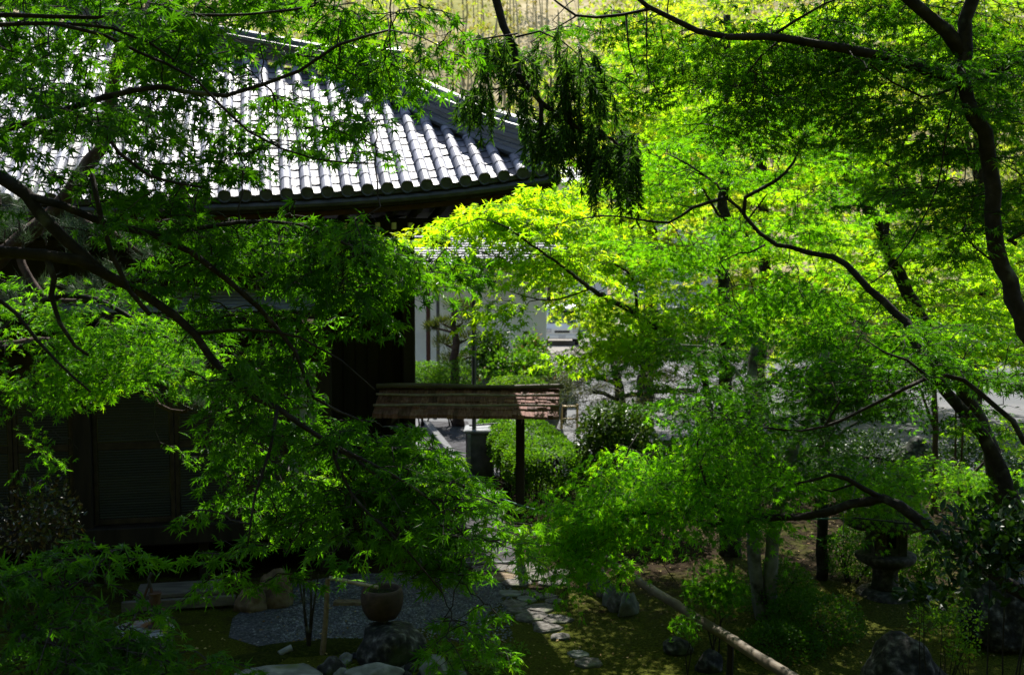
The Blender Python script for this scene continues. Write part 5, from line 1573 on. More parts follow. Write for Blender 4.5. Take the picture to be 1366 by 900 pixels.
# slim upright maple behind, pale trunks on the moss bank, and others
def mid_trees():
    b0 = GR(978, 750)
    tree('maple_tree', 'slim straight maple rising dark through the lime foliage', [
        ([b0, (977, 700, 15.2), (972, 600, 15.6), (968, 500, 16), (966, 400, 16), (966, 300, 16), (966, 200, 16), (968, 120, 16), (970, 20, 16)], .12, .05),
        ([b0 + (-.12, .05, 0), (966, 700, 15.2), (958, 620, 15.4), (945, 540, 15.6), (935, 490, 15.6), (900, 455, 15.4), (850, 420, 15.0), (812, 399, 14.5), (788, 385, 13.6), (761, 364, 12.2), (727, 340, 11.3), (700, 321, 11.0), (680, 303, 10.9), (658, 296, 10.9)], .065, .008),
        ([(850, 420, 15.2), (844, 372, 15.1), (815, 350, 15), (780, 345, 15), (740, 330, 15)], .025, .006),
        ([(966, 330, 16), (1000, 290, 16), (1030, 250, 16)], .025, .008), ([(966, 300, 16), (930, 240, 16), (900, 200, 16)], .025, .008),
        ([(788, 385, 13.6), (740, 400, 13.4), (700, 395, 13), (660, 380, 12.6)], .012, .004)],
        [(960, 180, 110, 70, 16.2, 18, 60, .1), (860, 260, 90, 60, 15.5, 17.5, 50, .15), (900, 100, 110, 70, 15.8, 18, 60, .1), (1050, 300, 80, 60, 16.2, 18, 36, .1), (690, 278, 65, 18, 11.2, 12.5, 36, .32), (668, 290, 50, 9, 11.2, 12.4, 16, .3), (735, 258, 40, 20, 11.6, 13, 12, .3), (660, 350, 30, 16, 11.4, 12.6, 9, .15), (715, 330, 60, 24, 12.6, 14, 24, .25), (775, 320, 60, 40, 14, 15.6, 30, .25), (850, 445, 45, 22, 14, 15.6, 14, .1), (820, 360, 90, 50, 14, 16, 46, .2), (670, 400, 26, 16, 12, 13, 5, .1), (900, 420, 90, 50, 14.5, 16.5, 44, .1), (830, 460, 70, 30, 14, 16, 26, .1)],
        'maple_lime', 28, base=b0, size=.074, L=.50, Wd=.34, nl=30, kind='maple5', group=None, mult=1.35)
    b0 = GR(1018, 842)
    tree('maple_tree', 'pale lichened double trunk standing beside the clipped azaleas', [
        ([b0, (1013, 800, 12.4), (1007, 750, 12.4), (1005, 690, 12.5), (1008, 600, 12.6), (1000, 520, 12.8), (1010, 450, 13)], .085, .05),
        ([b0 + (.09, .02, .0), (1027, 800, 12.4), (1029, 760, 12.4), (1034, 700, 12.5), (1050, 620, 12.6), (1085, 540, 12.7), (1100, 460, 12.9)], .085, .05),
        ([(1008, 620, 12.6), (960, 560, 12.6), (920, 540, 12.7)], .04, .01), ([(1050, 620, 12.6), (1100, 590, 12.5), (1150, 560, 12.4)], .04, .01), ([(1005, 530, 12.8), (960, 470, 13), (910, 460, 13)], .03, .01)],
        [(1000, 560, 110, 60, 11.8, 13.6, 60, .0), (940, 520, 70, 34, 12.4, 13.8, 24, .1), (1090, 600, 90, 40, 11.8, 13.4, 34, -.1), (1060, 470, 90, 50, 12, 14, 40, .0), (1000, 640, 60, 25, 11.8, 13, 12, -.1), (905, 475, 65, 30, 13, 14.4, 18, .15)],
        'maple_green', 29, bark='bark_pale', base=b0, size=.058, L=.42, Wd=.28, nl=30, mult=1.35)
    b0 = GR(1096, 786)
    tree('maple_tree', 'thin dark maple stem between the azalea mound and the lantern', [
        ([b0, (1096, 740, 13.9), (1098, 680, 13.9), (1102, 600, 14), (1095, 520, 14)], .075, .04), ([(1100, 640, 14), (1150, 610, 13.8), (1190, 615, 13.6)], .025, .008), ([(1095, 520, 14), (1150, 500, 14), (1210, 500, 14)], .025, .008)],
        [(1160, 632, 70, 18, 11.8, 13, 30, .25), (1195, 655, 45, 14, 11.8, 12.6, 16, .2), (1130, 625, 50, 16, 12, 13, 12, .2), (1180, 500, 90, 40, 13, 15, 30, 0)],
        'maple_mid', 30, base=b0, size=.05, L=.38, Wd=.26, nl=36, droop=.5)
    b0 = np.array((W(1300, 640, 15)[0], 15, gz(5.6, 15)))
    tree('maple_tree', 'small bright maple mound behind the lantern branch at right', [
        ([b0, (1295, 680, 15), (1290, 640, 15), (1270, 610, 15)], .05, .02), ([(1290, 640, 15), (1320, 610, 15), (1340, 600, 15)], .03, .01)],
        [(1290, 610, 60, 22, 14.4, 15.6, 26, .25), (1310, 640, 50, 25, 14.4, 15.4, 20, .2), (1350, 630, 30, 20, 14.4, 15.4, 8, .1)], 'maple_mid', 32, base=b0, size=.05, L=.45, Wd=.32, nl=40, droop=.5)
    # forked dark trunk further back
    b0 = np.array((W(1345, 660, 14.6)[0], 14.6, gz(6.4, 14.6)))
    tree('maple_tree', 'forked mottled trunk slanting up through the bright canopy', [
        ([b0, (1318, 590, 14.5), (1258, 480, 14.4), (1219, 407, 14.3), (1194, 355, 14.3), (1179, 317, 14.2), (1160, 280, 14.2), (1138, 243, 14.2), (1126, 218, 14.2), (1110, 207, 14.2), (1092, 198, 14.2), (1070, 180, 14.2)], .125, .06),
        ([(1180, 318, 14.2), (1184, 290, 14.2), (1188, 262, 14.3), (1196, 230, 14.3), (1205, 190, 14.4)], .05, .02),
        ([(1140, 245, 14.2), (1148, 232, 14.2), (1138, 222, 14.2)], .016, .01),
        ([(1196, 230, 14.3), (1170, 210, 14.3), (1140, 190, 14.3)], .02, .01), ([(1194, 355, 14.3), (1240, 330, 14.2), (1300, 300, 14)], .02, .01)],
        [(1090, 160, 100, 60, 13.4, 15.5, 40, .1), (1200, 220, 90, 50, 13.6, 15.6, 40, .1), (1270, 330, 90, 50, 13.4, 15.6, 44, .1), (1180, 370, 70, 40, 13.8, 15.6, 24, .15), (1330, 400, 70, 50, 13.4, 15.4, 30, .05), (1100, 60, 140, 60, 13.6, 16, 50, .1), (1260, 90, 120, 70, 13.6, 16, 46, .0), (1310, -150, 220, 120, 12, 16, 90, 0), (1290, 440, 60, 30, 13.6, 15.2, 16, .05)],  # crown above the frame added to shade the lower right
        'maple_lime', 33, base=b0, size=.070, L=.48, Wd=.33, nl=30, kind='maple5', mult=1.35)
    # thin reddish stems at the far right
    b0 = np.array((W(1248, 600, 18)[0], 18, 0))
    tree('young_tree', 'young tree with several thin reddish stems by the road edge', [
        ([b0, (1248, 560, 18), (1246, 520, 18), (1240, 440, 18)], .06, .03), ([(1248, 575, 18), (1235, 540, 18), (1225, 510, 18)], .03, .015), ([b0 + (.35, 0, 0), (1275, 560, 18), (1278, 500, 18)], .025, .012), ([b0 + (.45, .1, 0), (1285, 560, 18), (1290, 490, 18)], .022, .012)],
        [(1240, 430, 80, 40, 17, 19.5, 26, .1), (1310, 440, 60, 60, 17, 19.5, 26, .1), (1170, 340, 140, 60, 17, 20, 60, .15), (1040, 400, 80, 45, 17.5, 19.5, 30, .15), (1300, 320, 90, 60, 17, 20, 36, .15), (1340, 590, 30, 40, 16.5, 18, 8, .05), (1310, 540, 40, 30, 17, 18.5, 6)],
        'maple_lime', 34, bark='bark_pine', base=b0, size=.062, L=.6, Wd=.4, nl=36, kind='maple5')
mid_trees()

# background trees beyond the road, lime in the sun
def far_trees():
    specs = [
        (860, 27, 'maple_far', [(850, 230, 90, 60, 25, 29, 46, .2), (800, 180, 60, 60, 25, 29, 20, .2), (880, 150, 90, 50, 25, 29, 36, .2), (800, 330, 70, 40, 25, 28, 20, .25)], 'broad lime green tree beyond the roof corner'),
        (1010, 30, 'maple_far', [(1010, 120, 110, 80, 28, 33, 60, .15), (990, 240, 110, 70, 28, 33, 60, .15), (1010, 360, 90, 50, 28, 32, 36, .1), (950, 30, 110, 60, 28, 33, 46, .2)], 'tall lime green tree behind the slim straight maple'),
        (1150, 32, 'maple_far', [(1150, 110, 110, 80, 30, 35, 60, .05), (1140, 260, 90, 70, 30, 35, 50, .1), (1130, 360, 90, 50, 30, 34, 40, .15), (1120, 430, 70, 30, 30, 33, 18, .0)], 'tall green tree behind the forked mottled trunk'),
        (1300, 27, 'maple_far', [(1310, 100, 100, 90, 25, 30, 60, -.05), (1320, 0, 120, 50, 25, 30, 60, -.05), (1180, 10, 90, 40, 26, 30, 30, .0), (1300, 260, 90, 80, 25, 30, 60, .05), (1300, 380, 90, 60, 25, 29, 50, .1), (1330, 470, 60, 50, 25, 28, 24, .0)], 'dense green tree behind the sinuous trunk at the right edge'),
        (690, 40, 'maple_far', [(740, 320, 26, 26, 38, 41, 10, .2), (745, 360, 30, 16, 38, 41, 8, .2), (810, 395, 30, 24, 38, 41, 16, .1)], 'bushy lime tree beside the storehouse gable'),
        (1420, 30, 'maple_far', [(1420, 150, 90, 130, 28, 33, 60, 0), (1400, 330, 80, 80, 28, 32, 40, .05)], 'leafy tree half out of view past the right edge'),
    ]
    for k, (px, d, leaf, ells, lb) in enumerate(specs):
        x = (px - 683) / FPX * d
        b0 = np.array((x, d, 0))
        top = W(px, min(e[1] for e in ells), d)
        mid = W(px + 10, 350, d)
        limbs = [([b0, b0 * .5 + mid * .5, mid, top], .24, .06)]
        for e in ells:
            limbs.append(([mid * .7 + top * .3 if e[1] < 250 else mid, W((px + e[0]) / 2, e[1] + 20, d), W(e[0], e[1], d)], .08, .03))
        tree('broadleaf_tree', lb, limbs, ells, leaf, 50 + k, base=b0, size=.15, L=1.15, Wd=.8, nl=46, kind='maple5', twig_r=.006, droop=.3, maxlink=3)
far_trees()

def hill_trees():
    rng = np.random.default_rng(77)
    spots = [(520, 30, 84), (735, 70, 78), (830, 60, 76), (910, 30, 74), (1000, 60, 72), (1100, 60, 72), (1210, 70, 70), (1330, 90, 66), (560, -30, 100), (430, 20, 84), (330, -20, 84)]
    root0 = None
    for k, (px, py, d) in enumerate(spots):
        top = W(px, py, d)
        x = top[0]; zb = hill_z(x, d) if d > 78 else 0.0
        zb = min(zb, top[2] - 3.5)
        b0 = np.array((x, d, zb))
        root = thing('hillside_tree', 'yellow green tree far up on the dry bamboo hillside' if d >= 78 else 'yellow green tree at the foot of the far hill', 'tree', b0, 'trees on the far hillside')
        t_ = MB(); t_.tube([b0, b0 * .5 + top * .5, top], [.22, .16, .06], 6); t_.build('trunk', MT['bark'], root)
        b = MB()
        n = 26
        h = top[2] - zb
        C = np.stack([x + rng.normal(0, 1.1, n), d + rng.normal(0, 1.0, n), zb + h * rng.uniform(.35, 1.08, n)], -1)
        dv = nrm(C - np.array((x, d, zb + h * .6)) + rng.normal(0, .4, (n, 3)))
        make_sprays(b, C, dv, 1.5, 1.0, 34, .28, 'tri', rng, .35, .8, 0, .1)
        b.build('crown', [MT['maple_far'], MT['bark']], root)
hill_trees()

# ------------------------------------------------------------------ shrubs
def leaf_ball(b, c, r, n, size, kind, rng, shell=.25, flat=-.9, lit=0.0, bump=.08):
    dv = nrm(rng.normal(0, 1, (n * 2, 3)))
    dv = dv[dv[:, 2] > flat][:n]
    k = len(dv)
    rr = 1 - shell * rng.random(k) ** 1.5
    ph = rng.uniform(0, 6, 3)
    bm_ = 1 + bump * (np.sin(dv[:, 0] * 7 + ph[0]) + np.sin(dv[:, 1] * 8 + ph[1]) + np.sin(dv[:, 2] * 9 + ph[2])) / 2
    P = np.asarray(c) + dv * np.asarray(r) * (rr * bm_)[:, None]
    b.leaves(kind, P, dv * .6 + rng.normal(0, .6, (k, 3)), dv + rng.normal(0, .5, (k, 3)), size * rng.uniform(.7, 1.25, k), 0, np.clip(rng.normal(.5 + lit, .24, k), 0, 1), rng)  # leaf tone shifted per shrub, partly painting in sun and shade

def shrub(name, label, c, r, n, size, leaf, seed, kind='oval', group=None, stems=6, stem_r=.022, lit=0.0, flat=-.7, shell=.3, bump=.08, fleck=0.0):
    rng = np.random.default_rng(seed)
    c = np.asarray(c, float); r = np.asarray(r, float)
    base = np.array((c[0], c[1], gz(c[0], c[1])))
    root = thing(name, label, 'shrub', base, group)
    b = MB(); leaf_ball(b, c, r, n, size, kind, rng, shell, flat, lit, bump)
    mats = [MT[leaf]]
    if fleck:
        b2 = MB(); leaf_ball(b2, c, r * 1.03, int(n * fleck), size * .8, kind, rng, shell, flat, .2, bump)
        for q in range(len(b2.v)):
            b.v.append(b2.v[q]); b.li.append(b2.li[q] + b.n); b.lt.append(b2.lt[q]); b.mi.append(b2.mi[q] + 1); b.at.append(b2.at[q]); b.n += len(b2.v[q])
        mats.append(MT['litter'])
    b.build('foliage', mats, root)
    b = MB()
    for k in range(stems):
        e = c + rng.normal(0, .45, 3) * r * (1, 1, .5)
        p0 = base + np.array((rng.normal(0, .12 * r[0]), rng.normal(0, .12 * r[1]), -.05))
        b.tube([p0, p0 * .5 + e * .5 + rng.normal(0, .03, 3), e], [stem_r, stem_r * .7, stem_r * .3], 5)
    b.build('stem', MT['bark'], root)
    return root

def hedge():
    rng = np.random.default_rng(61)
    n0 = G(742, 694); f0 = np.array((-.02, 22.3, 0))
    root = thing('hedge', 'clipped green hedge running back behind the gate post', 'hedge', (n0 + f0) / 2)
    ax = nrm(f0 - n0); L = np.linalg.norm(f0 - n0)
    sd = np.array((ax[1], -ax[0], 0))
    w, H = .66, 1.02
    b = MB()
    n = 42000
    u = rng.random(n) * L; a = rng.uniform(-.15, pi + .15, n)
    e = .55
    cx = np.sign(np.cos(a)) * np.abs(np.cos(a)) ** e * w; cz = np.where(np.sin(a) > 0, np.abs(np.sin(a)) ** e, -.15) * .42 + H - .42
    wob = 1 + .035 * np.sin(u * 5 + cx * 4) + .03 * np.sin(u * 11)
    endf = np.sqrt(np.clip(1 - np.clip(1 - u / .35, 0, 1) ** 2, 0.02, 1))
    P = n0 + ax * u[:, None] + sd * (cx * wob * endf)[:, None] + EZ * (H - .45 + (cz - H + .45) * wob * endf)[:, None] * 1.0
    inn = rng.random(n) ** 2 * .12
    cen = n0 + ax * u[:, None] + EZ * .6
    dv = nrm(P - cen)
    P = P - dv * inn[:, None]
    b.leaves('oval', P, dv * .5 + rng.normal(0, .7, P.shape), dv + rng.normal(0, .5, P.shape), .048 * rng.uniform(.7, 1.3, n), 0, None, rng)
    # thin lower leaves
    n2 = 5000
    u = rng.random(n2) * L; x = rng.uniform(-1, 1, n2) * w * .95; z = H - .5 - .35 * rng.random(n2) ** 1.6
    P = n0 + ax * u[:, None] + sd * x[:, None] + EZ * z[:, None]
    b.leaves('oval', P, rng.normal(0, 1, P.shape), rng.normal(0, 1, P.shape), .034, 0, None, rng)
    b.build('foliage', MT['hedge'], root)
    b = MB()
    for k in range(70):
        p = n0 + ax * rng.uniform(.1, L) + sd * rng.uniform(-.8, .8) * w
        for q in range(3):
            e = p + np.array((rng.normal(0, .16), rng.normal(0, .16), rng.uniform(.6, .85)))
            b.tube([p - EZ * .03, p * .45 + e * .55 + rng.normal(0, .03, 3), e], [.012, .009, .005], 4, 0, False)
    b.build('stem', MT['bark'], root)
hedge()

def shrubs():
    def at(px, py, d):
        return W(px, py, d)
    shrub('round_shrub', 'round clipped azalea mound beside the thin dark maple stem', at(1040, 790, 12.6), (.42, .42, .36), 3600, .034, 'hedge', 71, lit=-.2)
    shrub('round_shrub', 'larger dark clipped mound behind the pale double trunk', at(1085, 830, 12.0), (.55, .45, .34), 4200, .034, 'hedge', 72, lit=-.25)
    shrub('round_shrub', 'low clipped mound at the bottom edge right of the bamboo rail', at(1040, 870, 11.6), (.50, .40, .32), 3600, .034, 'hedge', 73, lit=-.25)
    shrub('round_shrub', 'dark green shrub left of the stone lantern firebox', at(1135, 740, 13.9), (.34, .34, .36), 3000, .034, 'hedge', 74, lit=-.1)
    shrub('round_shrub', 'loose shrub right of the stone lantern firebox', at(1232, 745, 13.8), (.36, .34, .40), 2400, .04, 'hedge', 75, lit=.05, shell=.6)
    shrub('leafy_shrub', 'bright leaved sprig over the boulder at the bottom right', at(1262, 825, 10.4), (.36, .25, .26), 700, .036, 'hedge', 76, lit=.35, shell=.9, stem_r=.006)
    shrub('leafy_shrub', 'pale leaved twig shrub right of the dark boulder', at(1285, 865, 10.4), (.16, .2, .16), 260, .036, 'hedge', 77, lit=.35, shell=.9, stem_r=.006)
    shrub('camellia_bush', 'glossy camellia bush beside the near corner of the hedge', at(822, 590, 16.6), (.62, .55, .62), 3400, .085, 'camellia', 78, lit=.35, shell=.7)
    shrub('camellia_bush', 'dark camellia bush in the shade behind the bright drooping bough', at(890, 640, 16.2), (.55, .5, .5), 2400, .08, 'camellia', 79, lit=-.1, shell=.7)
    for k, (px, py, d, r) in enumerate(((1000, 640, 18.4, .8), (1090, 640, 18.6, .75), (1160, 625, 18.8, .7), (1290, 625, 18.6, .7), (1360, 650, 18.4, .6), (940, 650, 18.2, .7), (840, 660, 17.4, .5))):
        shrub('road_shrub', 'dark evergreen shrub in the row along the road kerb, ' + ('third from the left', 'fourth from the left', 'fifth from the left', 'second from the right', 'rightmost', 'second from the left', 'leftmost')[k], at(px, py, d), (r, .6, .70), 3000, .06, 'camellia', 80 + k, lit=.1, shell=.6, group='shrubs along the road kerb')
    for k, (x, y, r) in enumerate(((4.6, 47.5, 1.5), (7.4, 46.5, 1.7), (10.3, 47.5, 1.8), (13.4, 46.5, 1.9), (16.6, 47.5, 1.8), (19.8, 46.8, 1.9), (23.0, 47.5, 1.8))):
        shrub('verge_shrub', 'leafy shrub on the far side of the road, ' + ('nearest the driveway', 'second from the driveway', 'third from the driveway', 'fourth from the driveway', 'third from the right end', 'second from the right end', 'at the right end')[k], (x, y, r * .6), (r, r * .8, r * .95), 1500, .20, ('hedge', 'camellia', 'maple_green')[k % 3], 180 + k, lit=.1, shell=.5, group='shrubs beyond the road', bump=.25)
    # round topiary and bushes before the storehouse
    shrub('round_shrub', 'bright clipped dome shrub before the white storehouse wall', at(607, 506, 27.5), (.62, .6, .50), 4200, .05, 'hedge', 91, lit=.25)
    shrub('round_shrub', 'second clipped dome shrub at the foot of the reddish post', at(563, 506, 27.5), (.62, .6, .46), 4000, .05, 'hedge', 92, lit=.15)
    shrub('round_shrub', 'flat yellowish clipped shrub just above the gate ridge', at(690, 518, 25), (.7, .5, .3), 2500, .05, 'hedge', 93, lit=.45)
    shrub('round_shrub', 'grey green domed shrub beside the pale upright stone', at(752, 505, 28), (.5, .5, .55), 2400, .05, 'juniper', 94, lit=.0, kind='blade')
    shrub('conifer_bush', 'orange flecked conifer bush behind the gate roof', at(690, 492, 26.5), (.9, .7, .48), 2600, .10, 'hedge', 95, 'oval', lit=.0, shell=.8, bump=.3, fleck=.08)
    shrub('conifer_bush', 'spreading conifer bush between the tall pole and the pruned pine', at(655, 478, 27), (.42, .5, .75), 2200, .10, 'camellia', 96, 'oval', lit=.3, shell=.8, bump=.3)
    shrub('conifer_bush', 'brown tipped conifer bush left of the driveway', at(708, 468, 29), (.42, .5, .5), 1500, .10, 'hedge', 97, 'oval', lit=.1, shell=.8, bump=.3, fleck=.15)
    shrub('nandina_bush', 'nandina with reddish tips in front of the glazed doors', at(55, 700, 9.6), (.36, .34, .42), 900, .05, 'nandina', 98, lit=-.2, shell=.9)
    shrub('small_maple', 'small feathery maple seedling leaning over the bamboo rail', at(955, 790, 11.4), (.36, .34, .28), 620, .055, 'maple_dark', 99, 'maple', lit=.0, shell=.9, stems=4, stem_r=.010)
    shrub('small_maple', 'leafy low plant left of the rail near the bottom stones', at(915, 840, 11.0), (.18, .2, .16), 150, .045, 'maple_dark', 100, 'maple', lit=.0, shell=.9, stems=3, stem_r=.008)
    # broad leaved dark evergreen at the right edge, close
    shrub('broadleaf_shrub', 'dark broad leaved evergreen filling the right edge by the boulder', at(1350, 735, 8.6), (.66, .55, .46), 1500, .085, 'camellia', 101, lit=-.35, shell=.95, stems=4, stem_r=.009)
    shrub('broadleaf_shrub', 'dark long leaved sprig in front of the lantern plinth', at(1240, 790, 9.6), (.34, .3, .08), 120, .10, 'camellia', 102, lit=-.3, shell=.95, stems=2, stem_r=.007)
    # bare twig shrub left of the stake
    rng = np.random.default_rng(103)
    c = GR(412, 866)
    root = thing('bare_shrub', 'thin bare stems standing left of the tan stake', 'shrub', c)
    b = MB()
    for k, (px, py) in enumerate(((398, 770), (405, 760), (425, 765), (415, 750))):
        b.tube([c, c * .5 + W(px, py, 11.7) * .5 + rng.normal(0, .02, 3), W(px, py, 11.7)], [.018, .013, .007], 6)
    b.build('stem', MT['bark'], root)
shrubs()

# pruned pine before the storehouse and layered conifers right of the gate
def pruned_pine():
    rng = np.random.default_rng(111)
    d = 27.5
    b0 = np.array((W(612, 500, d)[0], d, 0))
    root = thing('pruned_pine', 'cloud pruned pine before the white storehouse wall', 'tree', b0)
    P = [b0, W(606, 490, d), W(608, 450, d), W(604, 425, d), W(612, 400, d)]
    m, Q = limb_mesh(P, .16, .06, rng); m.build('trunk', MT['bark_pine'], root, True)
    b = MB()
    for px, py, rx, ry in ((608, 408, 16, 9), (618, 430, 22, 12), (590, 432, 14, 7), (625, 452, 18, 9), (592, 458, 13, 9), (575, 436, 8, 4), (628, 410, 10, 7), (600, 480, 16, 8), (630, 475, 18, 8)):
        c = W(px, py, d + rng.normal(0, .2))
        b.tube([W(607, py + 8, d), c], [.04, .02], 5, 1, False)
        k = 360
        dv = nrm(rng.normal(0, 1, (k, 3)) + (0, 0, .3))
        p = c + dv * rng.random((k, 1)) ** .5 * np.array((rx, (rx + ry) / 2, ry)) * d / FPX
        b.leaves('needle', p, dv + (0, 0, .6), rng.normal(0, 1, (k, 3)), rng.uniform(.14, .24, k), 0, None, rng)
        b.leaves('blade', p, dv + (0, 0, .6), rng.normal(0, 1, (k, 3)), rng.uniform(.08, .14, k), 0, None, rng)
    b.build('crown', [MT['juniper'], MT['bark_pine']], root)
pruned_pine()

def layered_conifer():
    specs = [(820, 21.5, [(790, 475, 40, 12, 22), (820, 500, 70, 18, 50), (790, 522, 45, 14, 28), (850, 540, 60, 18, 44), (810, 562, 50, 14, 24), (870, 475, 60, 24, 44), (770, 500, 30, 10, 12), (930, 520, 60, 24, 40), (940, 470, 50, 24, 26)], 'spreading conifer with layered feathery boughs beside the road', .18),
             (1100, 23, [(1090, 440, 50, 20, 30), (1130, 470, 60, 20, 34), (1100, 510, 70, 20, 36), (1150, 430, 40, 20, 24), (1200, 400, 50, 24, 26), (1180, 520, 70, 24, 34), (1030, 500, 50, 30, 30)], 'dark wide boughed pine seen through the maple limbs', .16)]
    for k, (px, d, pads, lb, r0) in enumerate(specs):
        rng = np.random.default_rng(120 + k)
        b0 = np.array(((px - 683) / FPX * d, d, 0))
        root = thing('conifer_tree', lb, 'tree', b0)
        topy = min(p[1] for p in pads)
        P = [b0, b0 * .6 + W(px, 520, d) * .4 + (.1, 0, 0), W(px + 5, 510, d), W(px - 5, topy + 10, d), W(px, topy - 15, d)]
        m, Q = limb_mesh(P, r0, .05, rng); m.build('trunk', MT['bark'], root, True)
        b = MB()
        for cx, cy, rx, ry, n in pads:
            C = region_pts((cx, cy, rx, ry, d - 1.0, d + 1.0, n), rng)
            if abs(cx - px) > 3:
                lm = MB(); lm.tube(densify([W(px, cy + 10, d), W((px + cx) / 2, cy + 2, d), W(cx, cy, d)], .3), .045, 6)
                lm.build('limb', MT['bark'], root, True)
            dv = C - W(px, cy, d); dv[:, 2] *= .2
            make_sprays(b, C, nrm(dv) + rng.normal(0, .4, dv.shape) * (1, 1, .2), .5, .32, 60, .075, 'blade', rng, .35, .6, .005, .2, .3)
        b.build('crown', [MT['juniper'], MT['bark']], root)
layered_conifer()

# herbs at the bottom centre
def herbs():
    rng = np.random.default_rng(131)
    spots = [(640, 868, .17, 150), (665, 880, .16, 130), (690, 872, .13, 90), (620, 890, .15, 110), (650, 900, .17, 130), (600, 885, .10, 40), (460, 890, .08, 40), (495, 885, .07, 40)]
    labs = ['broad herb clump under the tip of the dark maple bough', 'light green herb clump in the moss', 'small herb clump at the right of the herb patch', 'low herb clump beside the pale angular stone', 'herb clump at the bottom edge', 'tiny sprout on the cobbles', 'grassy tuft left of the greenish stone', 'grassy tuft on top of the greenish stone']
    for k, ((px, py, r, n), lb) in enumerate(zip(spots, labs)):
        c = GR(px, py)
        root = thing('herb_clump', lb, 'plant', c, 'herbs round the basin')
        b = MB()
        dv = nrm(rng.normal(0, 1, (n, 3)) + (0, 0, .5)); dv[:, 2] = np.abs(dv[:, 2])
        rr = rng.random(n) ** .5
        P = c + dv * rr[:, None] * np.array((r, r, r * 1.2))
        kind = 'oval' if k < 6 else 'blade'
        b.leaves(kind, P, dv * (1, 1, .3) + rng.normal(0, .4, (n, 3)), UP + rng.normal(0, .4, (n, 3)), rng.uniform(.03, .065, n), 0, None, rng)
        for q in range(0, n, 4):
            b.tube([c + (rng.normal(0, .02), rng.normal(0, .02), -.02), P[q]], [.003, .002], 3, 0, False)
        b.build('leaf_mass', MT['herb'], root)
herbs()

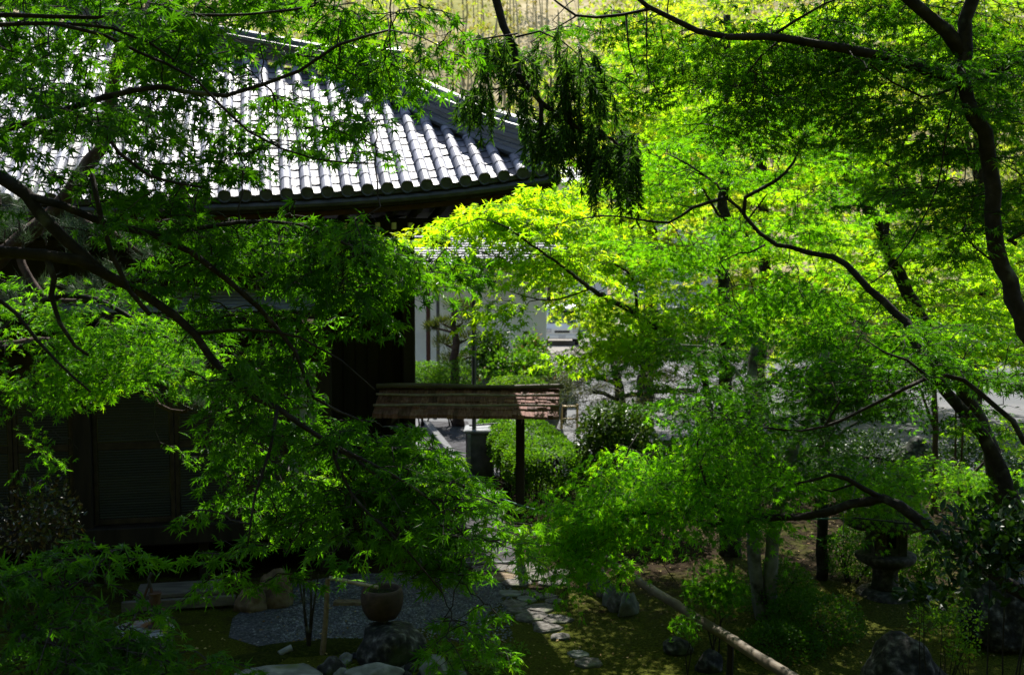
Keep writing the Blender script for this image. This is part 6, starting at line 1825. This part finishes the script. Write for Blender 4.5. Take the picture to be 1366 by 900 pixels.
# moss tufts and fallen leaves
def ground_cover():
    rng = np.random.default_rng(141)
    # moss hummocks near the gravel
    mounds = [((455, 862), .5, .22, .06), ((395, 866), .42, .2, .06), ((345, 880), .3, .2, .05)]
    b = MB()
    for (px, py), w, h, z in mounds:
        c = GR(px, py)
        prof = [(1, 0), (.9, .35), (.7, .65), (.4, .9), (.01, 1)]
        n0 = b.n
        a = np.arange(20) / 20 * 2 * pi
        v = [c + (w * r * cos(t) * (1 + .15 * sin(3 * t + px)), h * 1.2 * r * sin(t), z * q + .004) for r, q in prof for t in a]
        f = [(i * 20 + k, i * 20 + (k + 1) % 20, i * 20 + 20 + (k + 1) % 20, i * 20 + 20 + k) for i in range(4) for k in range(20)]
        b.addq(v, f)
    tag(b.build('moss_patch', MT['moss_clump'], None, True), 'soft moss hummocks at the edge of the gravel', 'moss', None, 'stuff')
    # short moss blades over the bank
    n = 26000
    x = rng.uniform(-.2, 6.5, n); y = rng.uniform(10.4, 17.5, n)
    keep = (x > -.1 + (15 - y) * .10 + .55) & (rng.random(n) > smooth((y - 12.6) / 2.2))
    x, y = x[keep], y[keep]; n = len(x)
    P = np.stack([x, y, ground_z(x, y) - .004], -1)
    b = MB()
    b.leaves('blade', P, rng.normal(0, .5, P.shape) + (0, 0, 1), rng.normal(0, 1, P.shape), rng.uniform(.012, .035, n), 0, np.clip(rng.normal(.3, .25, n), 0, 1), rng)
    mm = leaf_mat('moss_blade', (.026, .034, .002), (.050, .062, .004), (.085, .095, .007), 1.0, .3, .9, .05)
    tag(b.build('moss_carpet', mm), 'short moss growing over the garden bank', 'moss', None, 'stuff')
    n = 1500
    x = rng.uniform(-.3, 6.5, n); y = rng.uniform(10.6, 17.6, n)
    keep = x > (15 - y) * .10 - .15
    x, y = x[keep], y[keep]
    x = np.concatenate([x, rng.uniform(-3.6, .6, 260)]); y = np.concatenate([y, rng.uniform(10.8, 14.3, 260)]); n = len(x)
    P = np.stack([x, y, ground_z(x, y) + .012 + .01 * rng.random(n)], -1)
    b = MB()
    b.leaves('oval', P, rng.normal(0, 1, P.shape) * (1, 1, .15), UP + rng.normal(0, .3, P.shape), rng.uniform(.02, .048, n), 0, rng.random(n) ** .8, rng)
    tag(b.build('fallen_leaves', MT['litter']), 'scattered tan and orange fallen leaves on the moss', 'leaves', None, 'stuff')
    # loose gravel grains
    n = 5200
    x = rng.uniform(-2.7, 0.0, n); y = rng.uniform(12.0, 14.2, n)
    P = np.stack([x, y, np.full(n, .006)], -1)
    b = MB()
    v0 = np.array([(1, 0, 0), (0, 1, 0), (-1, 0, 0), (0, -1, 0), (0, 0, .9)])
    s = rng.uniform(.006, .018, n)
    V = P[:, None] + v0[None] * s[:, None, None] * rng.uniform(.7, 1.3, (n, 5, 1))
    F = np.array([(0, 1, 4), (1, 2, 4), (2, 3, 4), (3, 0, 4)])
    b.addq(V.reshape(-1, 3), (F[None] + (np.arange(n) * 5)[:, None, None]).reshape(-1, 3), 0, np.repeat(rng.random(n), 5))
    mg = surf('gravel_grain', [(.2, (.07, .075, .09)), (.5, (.13, .135, .155)), (.8, (.28, .28, .29))], 5, .85, .25, 0, rnd=.5)
    tag(b.build('loose_gravel', mg), 'loose grey gravel grains on the yard', 'gravel', None, 'stuff')
ground_cover()

# ------------------------------------------------------------------ unseen trees added round the camera to block sky light
def sky_block_trees():
    rng = np.random.default_rng(151)
    spots = [(-6.5, -3.0, 9, 'unseen evergreen added behind the viewpoint to block sky light, left of the path'), (-1.5, -5.5, 11, 'unseen evergreen added straight behind the viewpoint to block sky light'), (3.8, -4.0, 10, 'unseen evergreen added behind the viewpoint to block sky light, below the right hand maple'),
             (8.5, 1.5, 9, 'unseen evergreen added beside the right hand maple to block sky light'), (-9.5, 3.0, 9, 'unseen evergreen added beside the cedar to block sky light')]
    for x, y, h, lb in spots:
        zb = gz(x, y)
        b0 = np.array((x, y, zb))
        root = thing('sky_block_evergreen', lb, 'tree', b0)
        t_ = MB(); t_.tube([b0 - EZ * .2, b0 + EZ * h * .5 + (.1, 0, 0), b0 + EZ * h], [.22, .17, .05], 8); t_.build('trunk', MT['bark'], root, True)
        n = 150
        dv = nrm(rng.normal(0, 1, (n, 3)))
        C = b0 + EZ * h * .66 + dv * rng.random((n, 1)) ** .4 * np.array((2.6, 2.3, h * .36))
        b = MB()
        make_sprays(b, C, dv * (1, 1, .2) + rng.normal(0, .3, (n, 3)), .9, .6, 26, .17, 'oval', rng, .3, .7, 0, -.2)
        b.build('crown', [MT['camellia'], MT['bark']], root)
sky_block_trees()
